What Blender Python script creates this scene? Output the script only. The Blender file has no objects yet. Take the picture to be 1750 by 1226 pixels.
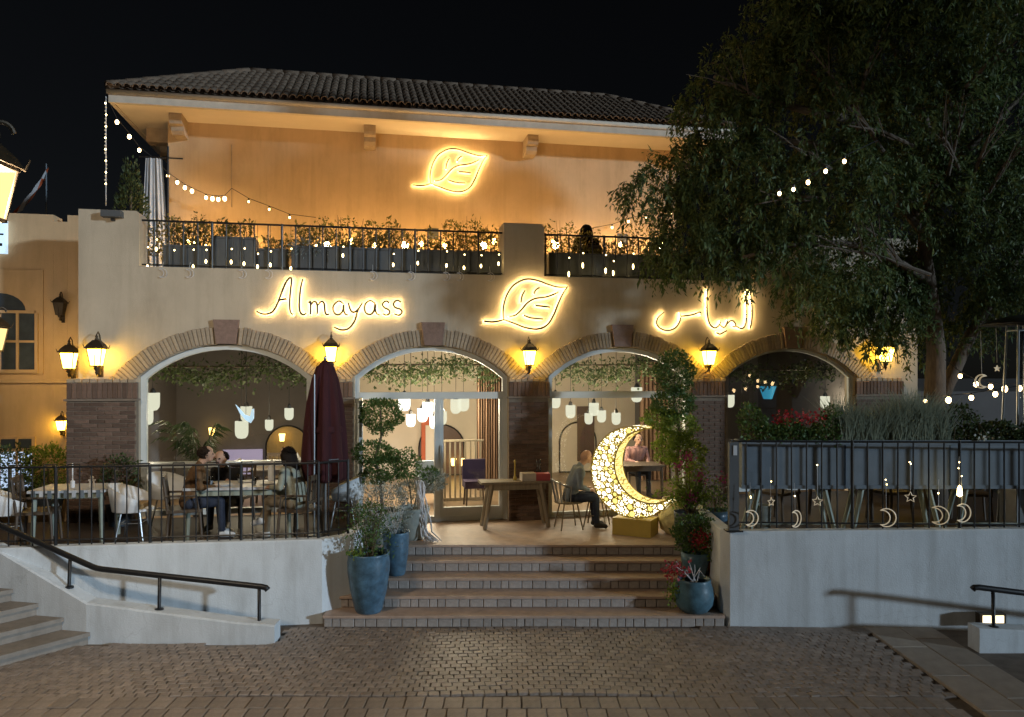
import bpy, bmesh, math, random
import numpy as np
from mathutils import Vector, Matrix
random.seed(7); RNG = np.random.default_rng(11)
scene = bpy.context.scene
COL = scene.collection
R = math.radians

# ------------------------------------------------------------------ camera, sky, key light, exposure
EYE = 3.4; FPX = 1290.0; CX = 875.0; HY = 640.0
cam_d = bpy.data.cameras.new('camera'); cam = bpy.data.objects.new('camera', cam_d); COL.objects.link(cam)
cam.location = (0, 0, EYE); cam.rotation_euler = (R(90), 0, 0)
cam_d.sensor_width = 36; cam_d.lens = 36*FPX/1750; cam_d.shift_y = 27/1750
cam_d.clip_start = .1; cam_d.clip_end = 2000
scene.camera = cam

SUN_DIR = Vector((-1.35, .75, -.27)).normalized()          # low, cool floodlight from the right
world = bpy.data.worlds.new('World'); scene.world = world; world.use_nodes = True
wn = world.node_tree; bg = wn.nodes['Background']
sky = wn.nodes.new('ShaderNodeTexSky'); sky.sky_type = 'NISHITA'; sky.sun_disc = False
sky.sun_elevation = math.asin(-SUN_DIR.z); sky.sun_rotation = math.atan2(-SUN_DIR.x, -SUN_DIR.y)
sky.air_density = .6; sky.dust_density = .3
hs = wn.nodes.new('ShaderNodeHueSaturation'); hs.inputs['Saturation'].default_value = .45
wn.links.new(sky.outputs[0], hs.inputs['Color']); wn.links.new(hs.outputs[0], bg.inputs[0])
bg.inputs[1].default_value = .0008
sun_d = bpy.data.lights.new('sun', 'SUN'); sun_d.energy = 1.05; sun_d.angle = R(2.4); sun_d.color = (.66, .84, 1.0)
sun = bpy.data.objects.new('sun', sun_d); COL.objects.link(sun)
sun.rotation_euler = SUN_DIR.to_track_quat('-Z', 'Y').to_euler()
vs = scene.view_settings; vs.view_transform = 'Standard'; vs.look = 'None'; vs.exposure = .75; vs.gamma = 1; vs.use_curve_mapping = False
cy = scene.cycles
cy.use_denoising = True; cy.max_bounces = 6; cy.diffuse_bounces = 3; cy.glossy_bounces = 3; cy.transmission_bounces = 4
cy.transparent_max_bounces = 12; cy.sample_clamp_indirect = 3; cy.sample_clamp_direct = 0; cy.caustics_reflective = False; cy.caustics_refractive = False
cy.use_light_tree = True

# ------------------------------------------------------------------ coordinates
TH = math.atan(.19); CS, SN = math.cos(TH), math.sin(TH); OY = 13.45
def F(s, n, z): return Vector((s*CS - n*SN, OY + s*SN + n*CS, z))        # facade frame -> world
def FP(px, py, n=0):                                                     # photo point on a plane parallel to the facade
    u = (px-CX)/FPX; t = (n + OY*CS)/(CS - u*SN); x = u*t
    return (x*CS + (t-OY)*SN, EYE - (py-HY)/FPX*t)
def FS(px, n=0): return FP(px, HY, n)[0]
def FZ(px, py, n=0): return FP(px, py, n)[1]
def G(px, py, z):                                                        # photo point on level z
    Y = (EYE-z)*FPX/(py-HY); return Vector(((px-CX)/FPX*Y, Y, z))
def W(px, py, Y): return Vector(((px-CX)/FPX*Y, Y, EYE-(py-HY)/FPX*Y))

# ------------------------------------------------------------------ materials
def nodes(name):
    m = bpy.data.materials.new(name); m.use_nodes = True
    return m, m.node_tree, m.node_tree.nodes['Principled BSDF']
def mat(name, col, rough=.6, var=.18, scale=5, bump=0, bscale=60, metal=0, rand=0, spec=.4, stain=0, streak=0, crack=0, coord='Object', stretch=None, coat=0):
    m, t, b = nodes(name); N = t.nodes.new; L = t.links.new
    b.inputs['Roughness'].default_value = rough; b.inputs['Metallic'].default_value = metal
    b.inputs['Specular IOR Level'].default_value = spec
    if coat: b.inputs['Coat Weight'].default_value = coat; b.inputs['Coat Roughness'].default_value = .15
    tc = N('ShaderNodeTexCoord'); src = tc.outputs[coord]
    if stretch:
        mp = N('ShaderNodeMapping'); mp.inputs['Scale'].default_value = stretch; L(src, mp.inputs[0]); src = mp.outputs[0]
    nz = N('ShaderNodeTexNoise'); nz.inputs['Scale'].default_value = scale; nz.inputs['Detail'].default_value = 6; nz.inputs['Roughness'].default_value = .65
    L(src, nz.inputs['Vector'])
    mr = N('ShaderNodeMapRange'); mr.inputs[1].default_value = .3; mr.inputs[2].default_value = .7
    mr.inputs[3].default_value = 1-var; mr.inputs[4].default_value = 1+var; L(nz.outputs[0], mr.inputs[0])
    val = mr.outputs[0]
    if rand:
        oi = N('ShaderNodeObjectInfo'); r2 = N('ShaderNodeMapRange'); r2.inputs[3].default_value = 1-rand; r2.inputs[4].default_value = 1+rand
        L(oi.outputs['Random'], r2.inputs[0]); mu = N('ShaderNodeMath'); mu.operation = 'MULTIPLY'; L(val, mu.inputs[0]); L(r2.outputs[0], mu.inputs[1]); val = mu.outputs[0]
    hv = N('ShaderNodeHueSaturation'); hv.inputs['Color'].default_value = (*col, 1); L(val, hv.inputs['Value'])
    out = hv.outputs[0]
    if stain:
        n2 = N('ShaderNodeTexNoise'); n2.inputs['Scale'].default_value = 1.3; n2.inputs['Detail'].default_value = 8; n2.inputs['Roughness'].default_value = .7
        mp2 = N('ShaderNodeMapping'); mp2.inputs['Scale'].default_value = (2.2, 2.2, .6); L(tc.outputs[coord], mp2.inputs[0]); L(mp2.outputs[0], n2.inputs['Vector'])
        rr = N('ShaderNodeMapRange'); rr.inputs[1].default_value = .48; rr.inputs[2].default_value = .72; rr.inputs[4].default_value = stain; L(n2.outputs[0], rr.inputs[0])
        mx = N('ShaderNodeMix'); mx.data_type = 'RGBA'; L(rr.outputs[0], mx.inputs[0]); L(out, mx.inputs[6]); mx.inputs[7].default_value = (col[0]*.45, col[1]*.42, col[2]*.38, 1); out = mx.outputs[2]
    for on, sc_, lo, hi, kk in ((streak, (5, 5, .28), .52, .72, .62), (streak*.6, (14, 14, .5), .58, .75, .7)):
        if not on: continue
        mp3 = N('ShaderNodeMapping'); mp3.inputs['Scale'].default_value = sc_; L(tc.outputs[coord], mp3.inputs[0]); n4 = N('ShaderNodeTexNoise'); n4.inputs['Scale'].default_value = 1; n4.inputs['Detail'].default_value = 5
        L(mp3.outputs[0], n4.inputs['Vector']); r4 = N('ShaderNodeMapRange'); r4.inputs[1].default_value = lo; r4.inputs[2].default_value = hi; r4.inputs[4].default_value = on; L(n4.outputs[0], r4.inputs[0])
        m4 = N('ShaderNodeMix'); m4.data_type = 'RGBA'; L(r4.outputs[0], m4.inputs[0]); L(out, m4.inputs[6]); m4.inputs[7].default_value = (col[0]*kk, col[1]*kk*.97, col[2]*kk*.92, 1); out = m4.outputs[2]
    if crack:
        vo = N('ShaderNodeTexVoronoi'); vo.feature = 'DISTANCE_TO_EDGE'; vo.inputs['Scale'].default_value = .55; n5 = N('ShaderNodeTexNoise'); n5.inputs['Scale'].default_value = 2.5; n5.inputs['Detail'].default_value = 6
        L(tc.outputs[coord], n5.inputs['Vector']); va = N('ShaderNodeVectorMath'); va.operation = 'SCALE'; va.inputs['Scale'].default_value = .55; L(n5.outputs['Color'], va.inputs[0]); vb = N('ShaderNodeVectorMath'); L(tc.outputs[coord], vb.inputs[0]); L(va.outputs[0], vb.inputs[1]); L(vb.outputs[0], vo.inputs['Vector'])
        r5 = N('ShaderNodeMapRange'); r5.inputs[1].default_value = 0; r5.inputs[2].default_value = .0035; r5.inputs[3].default_value = crack; r5.inputs[4].default_value = 0; L(vo.outputs['Distance'], r5.inputs[0])
        m5 = N('ShaderNodeMix'); m5.data_type = 'RGBA'; L(r5.outputs[0], m5.inputs[0]); L(out, m5.inputs[6]); m5.inputs[7].default_value = (col[0]*.4, col[1]*.38, col[2]*.35, 1); out = m5.outputs[2]
    L(out, b.inputs['Base Color'])
    if bump:
        n3 = N('ShaderNodeTexNoise'); n3.inputs['Scale'].default_value = bscale; n3.inputs['Detail'].default_value = 4; L(src, n3.inputs['Vector'])
        bp = N('ShaderNodeBump'); bp.inputs['Strength'].default_value = bump; bp.inputs['Distance'].default_value = .01
        L(n3.outputs[0], bp.inputs['Height']); L(bp.outputs[0], b.inputs['Normal'])
    return m
def emis(name, col, st, base=None):
    m, t, b = nodes(name); b.inputs['Base Color'].default_value = (*(base or col), 1)
    b.inputs['Emission Color'].default_value = (*col, 1); b.inputs['Emission Strength'].default_value = st; b.inputs['Roughness'].default_value = .4
    return m
def glass(name, tint=(.93, .95, .95), k=1.0):
    m = bpy.data.materials.new(name); m.use_nodes = True; t = m.node_tree; t.nodes.clear(); N = t.nodes.new; L = t.links.new
    o = N('ShaderNodeOutputMaterial'); tr = N('ShaderNodeBsdfTransparent'); tr.inputs[0].default_value = (*tint, 1)
    gl = N('ShaderNodeBsdfGlossy'); gl.inputs['Roughness'].default_value = .02
    fr = N('ShaderNodeFresnel'); fr.inputs[0].default_value = 1.5; mu = N('ShaderNodeMath'); mu.operation = 'MULTIPLY'; mu.inputs[1].default_value = k
    mx = N('ShaderNodeMixShader'); L(fr.outputs[0], mu.inputs[0]); L(mu.outputs[0], mx.inputs[0]); L(tr.outputs[0], mx.inputs[1]); L(gl.outputs[0], mx.inputs[2]); L(mx.outputs[0], o.inputs[0])
    return m
def frosted(name, col, st, k=.45):
    m = bpy.data.materials.new(name); m.use_nodes = True; t = m.node_tree; t.nodes.clear(); N = t.nodes.new; L = t.links.new
    o = N('ShaderNodeOutputMaterial'); tr = N('ShaderNodeBsdfTransparent'); em = N('ShaderNodeEmission'); em.inputs[0].default_value = (*col, 1); em.inputs[1].default_value = st
    mx = N('ShaderNodeMixShader'); mx.inputs[0].default_value = 1-k; L(tr.outputs[0], mx.inputs[1]); L(em.outputs[0], mx.inputs[2]); L(mx.outputs[0], o.inputs[0]); return m
def bulb_light(t, loc, watts, col, r=.04):
    d = bpy.data.lights.new('bulb', 'POINT'); d.energy = watts; d.color = col; d.shadow_soft_size = r
    o = bpy.data.objects.new('bulb', d); COL.objects.link(o); o.parent = t; o.location = loc; return o
def leafmat(name, c1, c2, rough=.55, trans=.3):
    m, t, b = nodes(name); N = t.nodes.new; L = t.links.new
    ge = N('ShaderNodeNewGeometry'); mx = N('ShaderNodeMix'); mx.data_type = 'RGBA'
    L(ge.outputs['Random Per Island'], mx.inputs[0]); mx.inputs[6].default_value = (*c1, 1); mx.inputs[7].default_value = (*c2, 1)
    L(mx.outputs[2], b.inputs['Base Color']); b.inputs['Roughness'].default_value = rough; b.inputs['Specular IOR Level'].default_value = .3
    tl = N('ShaderNodeBsdfTranslucent'); L(mx.outputs[2], tl.inputs[0]); ms = N('ShaderNodeMixShader'); ms.inputs[0].default_value = trans
    o = t.nodes['Material Output']; L(b.outputs[0], ms.inputs[1]); L(tl.outputs[0], ms.inputs[2]); L(ms.outputs[0], o.inputs[0])
    return m

M = {}
M['stucco'] = mat('cream_stucco', (.52, .435, .325), .85, .08, 1.2, .35, 70, stain=.3, streak=.25)
M['ochre'] = mat('ochre_stucco', (.60, .42, .245), .85, .08, 1.0, .4, 60, stain=.28, streak=.3)
M['soffit'] = mat('soffit_paint', (.80, .69, .54), .8, .05, 1.5, .1, 60)
M['fascia'] = mat('fascia_paint', (.66, .57, .46), .7, .1, 6, .1)
M['white_wall'] = mat('white_render', (.66, .70, .73), .85, .09, 1.1, .4, 60, stain=.38, streak=.4, crack=.22)
M['mortar'] = mat('mortar', (.20, .16, .12), .95, .2, 20, .3)
M['brick'] = mat('brown_brick', (.15, .095, .07), .9, .2, 18, .5, 50, rand=.28)
M['arch_brick'] = mat('arch_brick', (.38, .30, .215), .9, .2, 18, .5, 50, rand=.13)
M['arch_mortar'] = mat('arch_mortar', (.26, .21, .155), .95, .2, 20, .3)
M['keystone'] = mat('red_keystone', (.25, .165, .13), .9, .2, 14, .4, 40)
M['ledge'] = mat('ledge_stone', (.22, .17, .13), .85, .15, 8, .2)
M['frame_white'] = mat('white_frame', (.62, .65, .64), .45, .06, 4)
M['tile'] = mat('roof_tile', (.19, .135, .095), .9, .2, 9, .4, 50, rand=.16)
M['roof_board'] = mat('roof_board', (.06, .045, .035), .95)
M['concrete'] = mat('corbel_concrete', (.42, .32, .22), .9, .15, 8, .4)
M['iron'] = mat('black_iron', (.012, .012, .013), .45, .2, 20, .1, metal=.0, spec=.5)
M['bronze'] = mat('lantern_bronze', (.05, .035, .02), .5, .3, 15, .2, metal=.4)
M['graymetal'] = mat('grey_trough', (.16, .19, .22), .6, .12, 3, .1, stain=.3)
M['darktrough'] = mat('dark_trough', (.09, .095, .10), .65, .15, 3, .1, stain=.3)
M['paver'] = mat('brown_paver', (.25, .205, .17), .6, .22, 14, .5, 60, rand=.16, spec=.5)
M['sett'] = mat('cobble_sett', (.265, .215, .178), .5, .3, 9, .5, 60, rand=.16, spec=.55, coord='Generated' if False else 'Object')
M['joint'] = mat('sand_joint', (.165, .135, .11), .9, .25, 6, .3)
M['slab'] = mat('grey_slab', (.34, .29, .24), .75, .15, 5, .3, rand=.12)
M['tread'] = mat('tread_tile', (.44, .32, .25), .55, .16, 6, .2, stain=.3, spec=.5)
M['riser'] = mat('riser_stone', (.37, .325, .295), .85, .22, 12, .5, 40, rand=.13)
M['stairstone'] = mat('stair_stone', (.27, .235, .20), .85, .15, 7, .3, stain=.4)
M['deck'] = mat('deck_tile', (.045, .03, .022), .6, .2, 5, .2)
M['wood'] = mat('weathered_wood', (.26, .21, .14), .6, .2, 4, .2, 60, stretch=(8, 1, 1))
M['darkwood'] = mat('dark_wood', (.085, .06, .04), .55, .25, 5, .2, 60)
M['palewood'] = mat('pale_green_wood', (.30, .34, .29), .7, .15, 5, .1)
M['white'] = mat('white_plastic', (.68, .69, .70), .5, .05, 4)
M['tablewhite'] = mat('white_top', (.55, .56, .58), .5, .08, 4)
M['tan'] = mat('tan_cushion', (.30, .20, .09), .85, .15, 8)
M['umbrella'] = mat('burgundy_canvas', (.042, .008, .011), .9, .25, 6, .3, 90, stretch=(1, 1, .3))
M['steel'] = mat('brushed_steel', (.42, .44, .46), .35, .1, 8, metal=.9)
M['bluepot'] = mat('blue_glaze', (.07, .15, .225), .42, .5, 9, .3, 18, spec=.5, stain=.5, coat=.25)
M['tealpot'] = mat('teal_glaze', (.07, .15, .20), .45, .45, 8, .3, 18, stain=.4, coat=.2)
M['greypot'] = mat('grey_pot', (.26, .29, .27), .7, .2, 6, .2)
M['darkpot'] = mat('slate_pot', (.055, .065, .08), .6, .2, 6, .2)
M['creampot'] = mat('carved_pot', (.55, .45, .22), .6, .3, 16, .8, 20)
M['terracotta'] = mat('terracotta', (.42, .16, .055), .8, .15, 6, .2)
M['soil'] = mat('soil', (.03, .022, .015), 1)
M['gold'] = mat('gold_paint', (.55, .40, .08), .5, .1, 3, spec=.5)
M['bark'] = mat('bark', (.135, .105, .08), .95, .3, 10, .8, 30, stretch=(3, 3, .5))
M['stem'] = mat('stem', (.12, .09, .05), .9, .3, 10, .3)
M['leaf_tree'] = leafmat('tree_leaf', (.045, .080, .028), (.15, .195, .065), .55, .35)
M['leaf_box'] = leafmat('topiary_leaf', (.045, .095, .025), (.12, .20, .06), .5, .25)
M['leaf_bright'] = leafmat('bright_leaf', (.11, .19, .03), (.27, .36, .07), .5, .35)
M['leaf_dark'] = leafmat('dark_leaf', (.03, .05, .02), (.085, .115, .04), .55, .3)
M['leaf_silver'] = leafmat('silver_leaf', (.18, .22, .20), (.34, .38, .35), .7, .2)
M['leaf_grass'] = leafmat('grey_grass', (.15, .18, .12), (.30, .33, .24), .7, .3)
M['leaf_dry'] = leafmat('terrace_leaf', (.08, .085, .025), (.27, .24, .08), .6, .55)
M['petal_red'] = leafmat('red_petal', (.30, .02, .03), (.45, .06, .07), .6, .3)
M['petal_pink'] = leafmat('magenta_petal', (.28, .03, .14), (.42, .08, .26), .6, .3)
M['petal_white'] = leafmat('white_petal', (.5, .5, .42), (.7, .7, .6), .6, .3)
M['tassel'] = mat('pale_driftwood', (.62, .60, .60), .85, .15, 12, .3)
M['glass'] = glass('window_glass', (.80, .82, .80), 1.6)
M['clear'] = glass('clear_glass', (.9, .93, .95), 2)
M['darkglass'] = mat('dark_window', (.06, .075, .095), .2, .3, 3, spec=.8)
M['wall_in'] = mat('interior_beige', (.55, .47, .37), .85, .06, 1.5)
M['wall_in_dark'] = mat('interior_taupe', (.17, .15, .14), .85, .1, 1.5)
M['ceil_in'] = mat('interior_ceiling', (.06, .045, .03), .9)
M['floor_in'] = mat('interior_floor', (.22, .15, .09), .35, .2, 4)
M['curtain_in'] = mat('brown_curtain', (.17, .10, .06), .85, .2, 6, stretch=(6, 6, .4))
M['curtain'] = mat('white_curtain', (.55, .56, .58), .9, .06, 5)
M['purple'] = mat('purple_velvet', (.035, .02, .05), .85)
M['red_paint'] = mat('red_paint', (.42, .09, .03), .6, .1)
M['mirror_ochre'] = mat('ochre_panel', (.36, .25, .09), .5, .1, 3)
M['mirror_brown'] = mat('brown_panel', (.10, .06, .045), .4, .15, 3)
M['redbox'] = mat('red_card', (.50, .10, .10), .6, .1)
M['creambox'] = mat('cream_card', (.55, .47, .38), .7)
M['em_sign'] = emis('sign_led', (1, .70, .30), 44)
M['sign_face'] = mat('sign_face', (.02, .02, .016), .5)
M['em_lamp'] = emis('lantern_glow', (1, .60, .055), 19)
M['em_lamp_dim'] = emis('lantern_glow_soft', (1, .62, .16), 4.5)
M['em_street'] = frosted('street_lantern_glow', (1, .66, .24), 1.3)
M['em_bulb'] = emis('bulb_glow', (1, .68, .32), 9)
M['em_fairy'] = emis('fairy_glow', (1, .74, .30), 9)
M['em_fairy_dim'] = emis('fairy_glow_soft', (1, .80, .5), .16, (.5, .48, .42))
M['em_up'] = emis('terrace_lamp_glow', (1, .58, .20), 140)
M['em_up2'] = emis('wall_washer_glow', (1, .60, .20), 60)
M['em_pend'] = frosted('pendant_glow', (.95, .93, .72), .75)
M['em_pend_hot'] = frosted('pendant_glow_bright', (1, .97, .85), 2.2)
M['em_cool'] = emis('cool_glow', (.55, .78, 1), .55)
M['em_white'] = emis('cutout_white', (1, .96, .70), 1.9)
M['em_yellow'] = emis('cutout_yellow', (.98, .82, .22), .8)
M['em_inner'] = emis('moon_inner_glow', (1, .84, .30), .8)
M['em_cyan'] = emis('cyan_glow', (.04, .35, .6), .35)
M['em_room'] = emis('back_room_glow', (1, .93, .8), 1.6)
M['em_flood'] = emis('floor_light_glow', (1, .80, .5), 1.3)
M['em_winblue'] = emis('lit_window', (.55, .72, 1), .5)

# ------------------------------------------------------------------ mesh helpers
class MB:
    def __init__(self): self.v = []; self.f = []
    def add(self, vs, fs):
        o = len(self.v); self.v += [tuple(p) for p in vs]; self.f += [tuple(i+o for i in q) for q in fs]; return self
    def box(self, c, s, rz=0, Mx=None):
        x, y, z = s[0]/2, s[1]/2, s[2]/2
        P = [Vector((a*x, b*y, d*z)) for d in (-1, 1) for a, b in ((-1, -1), (1, -1), (1, 1), (-1, 1))]
        m = Matrix.Rotation(rz, 3, 'Z') if Mx is None else Mx
        P = [m @ p + Vector(c) for p in P]
        return self.add(P, [(3, 2, 1, 0), (4, 5, 6, 7), (0, 1, 5, 4), (1, 2, 6, 5), (2, 3, 7, 6), (3, 0, 4, 7)])
    def bb(self, x0, x1, y0, y1, z0, z1): return self.box(((x0+x1)/2, (y0+y1)/2, (z0+z1)/2), (x1-x0, y1-y0, z1-z0))
    def tube(self, pts, r, segs=8, closed=False, caps=True):
        P = [Vector(p) for p in pts]; n = len(P); rs = r if isinstance(r, (list, tuple)) else [r]*n
        T = []
        for i in range(n):
            a = P[i-1] if (i > 0 or closed) else P[i]; b = P[(i+1) % n] if (i < n-1 or closed) else P[i]
            d = (b-a); T.append(d.normalized() if d.length > 1e-9 else Vector((0, 0, 1)))
        up = Vector((0, 0, 1)) if abs(T[0].z) < .9 else Vector((1, 0, 0))
        u = T[0].cross(up).normalized(); vs = []
        for i in range(n):
            u = (u - T[i]*u.dot(T[i])); u = u.normalized() if u.length > 1e-6 else T[i].orthogonal().normalized()
            w = T[i].cross(u)
            for k in range(segs):
                a = 2*math.pi*k/segs; vs.append(P[i] + (u*math.cos(a) + w*math.sin(a))*rs[i])
        fs = []
        for i in range(n if closed else n-1):
            j = (i+1) % n
            for k in range(segs):
                l = (k+1) % segs; fs.append((i*segs+k, i*segs+l, j*segs+l, j*segs+k))
        if caps and not closed:
            fs.append(tuple(range(segs))[::-1]); fs.append(tuple((n-1)*segs+k for k in range(segs)))
        return self.add(vs, fs)
    def lathe(self, prof, segs=20, c=(0, 0, 0), pleat=None, caps=True):
        vs = []; n = len(prof)
        for (r, z) in prof:
            for k in range(segs):
                a = 2*math.pi*k/segs; rr = r*(pleat(k, z) if pleat else 1)
                vs.append((c[0]+rr*math.cos(a), c[1]+rr*math.sin(a), c[2]+z))
        fs = [(i*segs+k, i*segs+(k+1) % segs, (i+1)*segs+(k+1) % segs, (i+1)*segs+k) for i in range(n-1) for k in range(segs)]
        if caps: fs.append(tuple(range(segs))[::-1]); fs.append(tuple((n-1)*segs+k for k in range(segs)))
        return self.add(vs, fs)
    def prism(self, poly, y0, y1):                       # outline in x,z; thickness along y (y0 in front)
        n = len(poly); vs = [(x, y0, z) for x, z in poly] + [(x, y1, z) for x, z in poly]
        fs = [tuple(range(n)), tuple(range(2*n-1, n-1, -1))] + [(i, n+i, n+(i+1) % n, (i+1) % n) for i in range(n)]
        return self.add(vs, fs)
    def slab(self, poly, z0, z1):                        # outline in x,y
        n = len(poly); vs = [(x, y, z0) for x, y in poly] + [(x, y, z1) for x, y in poly]
        fs = [tuple(range(n-1, -1, -1)), tuple(range(n, 2*n))] + [(i, (i+1) % n, n+(i+1) % n, n+i) for i in range(n)]
        return self.add(vs, fs)
    def ball(self, c, r, segs=10, rings=7):
        rx, ry, rz = r if isinstance(r, (list, tuple)) else (r, r, r); vs = [(c[0], c[1], c[2]-rz)]
        for i in range(1, rings):
            p = math.pi*i/rings
            for k in range(segs):
                a = 2*math.pi*k/segs; vs.append((c[0]+rx*math.sin(p)*math.cos(a), c[1]+ry*math.sin(p)*math.sin(a), c[2]-rz*math.cos(p)))
        vs.append((c[0], c[1], c[2]+rz)); top = len(vs)-1; fs = []
        for k in range(segs):
            l = (k+1) % segs; fs.append((0, 1+l, 1+k)); fs.append((top, 1+(rings-2)*segs+k, 1+(rings-2)*segs+l))
            for i in range(rings-2): fs.append((1+i*segs+k, 1+i*segs+l, 1+(i+1)*segs+l, 1+(i+1)*segs+k))
        return self.add(vs, fs)
    def mesh(self, name):
        me = bpy.data.meshes.new(name); me.from_pydata(self.v, [], self.f); me.update()
        bm = bmesh.new(); bm.from_mesh(me); bmesh.ops.recalc_face_normals(bm, faces=bm.faces); bm.to_mesh(me); bm.free(); return me
    def build(self, name, m, parent=None, loc=(0, 0, 0), rz=0, smooth=False):
        o = link(name, self.mesh(name), m, parent, loc, rz, smooth)
        if name == 'stems': o['kind'] = 'stuff'
        return o
def link(name, me, m, parent=None, loc=(0, 0, 0), rz=0, smooth=False):
    if not me.materials: me.materials.append(M[m] if isinstance(m, str) else m)
    if smooth: me.polygons.foreach_set('use_smooth', [True]*len(me.polygons))
    o = bpy.data.objects.new(name, me); COL.objects.link(o); o.parent = parent; o.location = loc; o.rotation_euler = (0, 0, rz); return o
def tag(o, label=None, cat=None, group=None, kind=None):
    if label: o['label'] = label
    if cat: o['category'] = cat
    if group: o['group'] = group
    if kind: o['kind'] = kind
    return o
def thing(name, label, cat, loc=(0, 0, 0), rz=0, group=None):
    o = bpy.data.objects.new(name, None); COL.objects.link(o); o.empty_display_size = .1
    o.location = loc; o.rotation_euler = (0, 0, rz); return tag(o, label, cat, group)
def fthing(name, label, cat, s, n, z, group=None, rz=0): return thing(name, label, cat, F(s, n, z), TH+rz, group)
def copy_tree(o, parent=None):
    c = o.copy(); COL.objects.link(c); c.parent = parent
    for ch in list(o.children): copy_tree(ch, c)
    return c
ORD = ['first', 'second', 'third', 'fourth', 'fifth', 'sixth', 'seventh', 'eighth', 'ninth', 'tenth', 'eleventh', 'twelfth', 'thirteenth', 'fourteenth', 'fifteenth', 'sixteenth']
def brickmesh(name, w, d, h, bev=.006):                  # base centre at front-left? centred in x and z, front face at y=0, body behind
    x, z = w/2, h/2; b = bev
    vs = [(-x, d, -z), (x, d, -z), (x, d, z), (-x, d, z), (-x, b, -z), (x, b, -z), (x, b, z), (-x, b, z),
          (-x+b, 0, -z+b), (x-b, 0, -z+b), (x-b, 0, z-b), (-x+b, 0, z-b)]
    fs = [(0, 3, 2, 1)] + [(i, (i+1) % 4, 4+(i+1) % 4, 4+i) for i in range(4)] + [(4+i, 4+(i+1) % 4, 8+(i+1) % 4, 8+i) for i in range(4)] + [(8, 9, 10, 11)]
    return MB().add(vs, fs).mesh(name)

# leaves: diamond blades, numpy
def leaves(name, m, pos, dirs, ln, wd, parent=None, curl=.25, extra=None):
    n = len(pos); d = dirs/np.maximum(np.linalg.norm(dirs, axis=1, keepdims=True), 1e-6)
    rv = RNG.normal(size=(n, 3)); sd = np.cross(d, rv); sd /= np.maximum(np.linalg.norm(sd, axis=1, keepdims=True), 1e-6); nm = np.cross(sd, d)
    L = (ln*RNG.uniform(.65, 1.25, n))[:, None]; Wd = (wd*RNG.uniform(.7, 1.25, n))[:, None]
    V = np.empty((n, 4, 3)); V[:, 0] = pos; V[:, 2] = pos + d*L
    mid = pos + d*L*.45 + nm*L*curl*.35; V[:, 1] = mid + sd*Wd*.5; V[:, 3] = mid - sd*Wd*.5
    return polys(name, m, V.reshape(-1, 3), n, 4, parent)
def polys(name, m, V, n, k, parent=None):
    me = bpy.data.meshes.new(name); me.vertices.add(len(V)); me.vertices.foreach_set('co', V.astype(np.float32).ravel())
    me.loops.add(n*k); me.loops.foreach_set('vertex_index', np.arange(n*k, dtype=np.int32))
    me.polygons.add(n); me.polygons.foreach_set('loop_start', np.arange(0, n*k, k, dtype=np.int32))
    me.update(calc_edges=True); o = link(name, me, m, parent)
    if any(k in name for k in ('flower', 'foliage', 'tier', 'leaves', 'grass')): o['kind'] = 'stuff'
    return o
def ell(n, c, r, shell=.55):
    d = RNG.normal(size=(n, 3)); d /= np.linalg.norm(d, axis=1, keepdims=True)
    rad = RNG.uniform(shell**3, 1, n)**(1/3); lump = 1 + .10*np.sin(d[:, 0]*7+c[0]*3) * np.sin(d[:, 1]*6+1) + .10*np.sin(d[:, 2]*8+c[2]*5)
    return np.array(c) + d*(rad*lump)[:, None]*np.array(r), d

# ================================================================== ground
plaza = tag(MB().add([(-400, -400, 0), (400, -400, 0), (400, 600, 0), (-400, 600, 0)], [(0, 1, 2, 3)]).build('plaza', 'joint'), kind='structure')
def settmesh(name, w, d, h, b):
    x, y = w/2, d/2
    vs = [(-x, -y, 0), (x, -y, 0), (x, y, 0), (-x, y, 0), (-x, -y, h-b), (x, -y, h-b), (x, y, h-b), (-x, y, h-b), (-x+b, -y+b, h), (x-b, -y+b, h), (x-b, y-b, h), (-x+b, y-b, h)]
    fs = [(i, (i+1) % 4, 4+(i+1) % 4, 4+i) for i in range(4)] + [(4+i, 4+(i+1) % 4, 8+(i+1) % 4, 8+i) for i in range(4)] + [(8, 9, 10, 11)]
    return MB().add(vs, fs)
# front band of larger pavers (two courses) and the big slab strip on the right
pv = settmesh('paver', .192, .27, .03, .008).mesh('paver'); pv.materials.append(M['paver'])
setts_left = 300
i = 0
for row, Y in enumerate((7.76, 7.48)):
    for k in range(-28, 25):
        X = k*.2 + (.05 if row else 0)
        if X > 4.6: continue
        o = bpy.data.objects.new('paver', pv); COL.objects.link(o); o.parent = plaza
        o.location = (X, Y, random.uniform(-.004, .003)); o.rotation_euler = (random.uniform(-.012, .012), random.uniform(-.012, .012), random.uniform(-.01, .01)); setts_left -= 1
near = MB(); pq = settmesh('p', .192, .27, .03, .008)
for row in range(14):
    for k in range(-36, 40):
        X = k*.2+(.1 if row % 2 else 0); Y = 7.20-row*.28; dz = random.uniform(-.004, .003)
        if X > 4.6 and X < 5.7 and Y > 6.5: continue
        near.add([(X+x, Y+y, z+dz) for x, y, z in pq.v], pq.f)
pavers_near = near
slab_m = settmesh('paving_slab', .44, .88, .034, .008).mesh('paving_slab'); slab_m.materials.append(M['slab'])
for c in range(2):
    for r_ in range(4):
        o = bpy.data.objects.new('paving_slab', slab_m); COL.objects.link(o); o.parent = plaza
        o.location = (4.92+c*.45, 7.1+r_*.89+c*.3, random.uniform(-.002, .002)); setts_left -= 1
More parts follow.
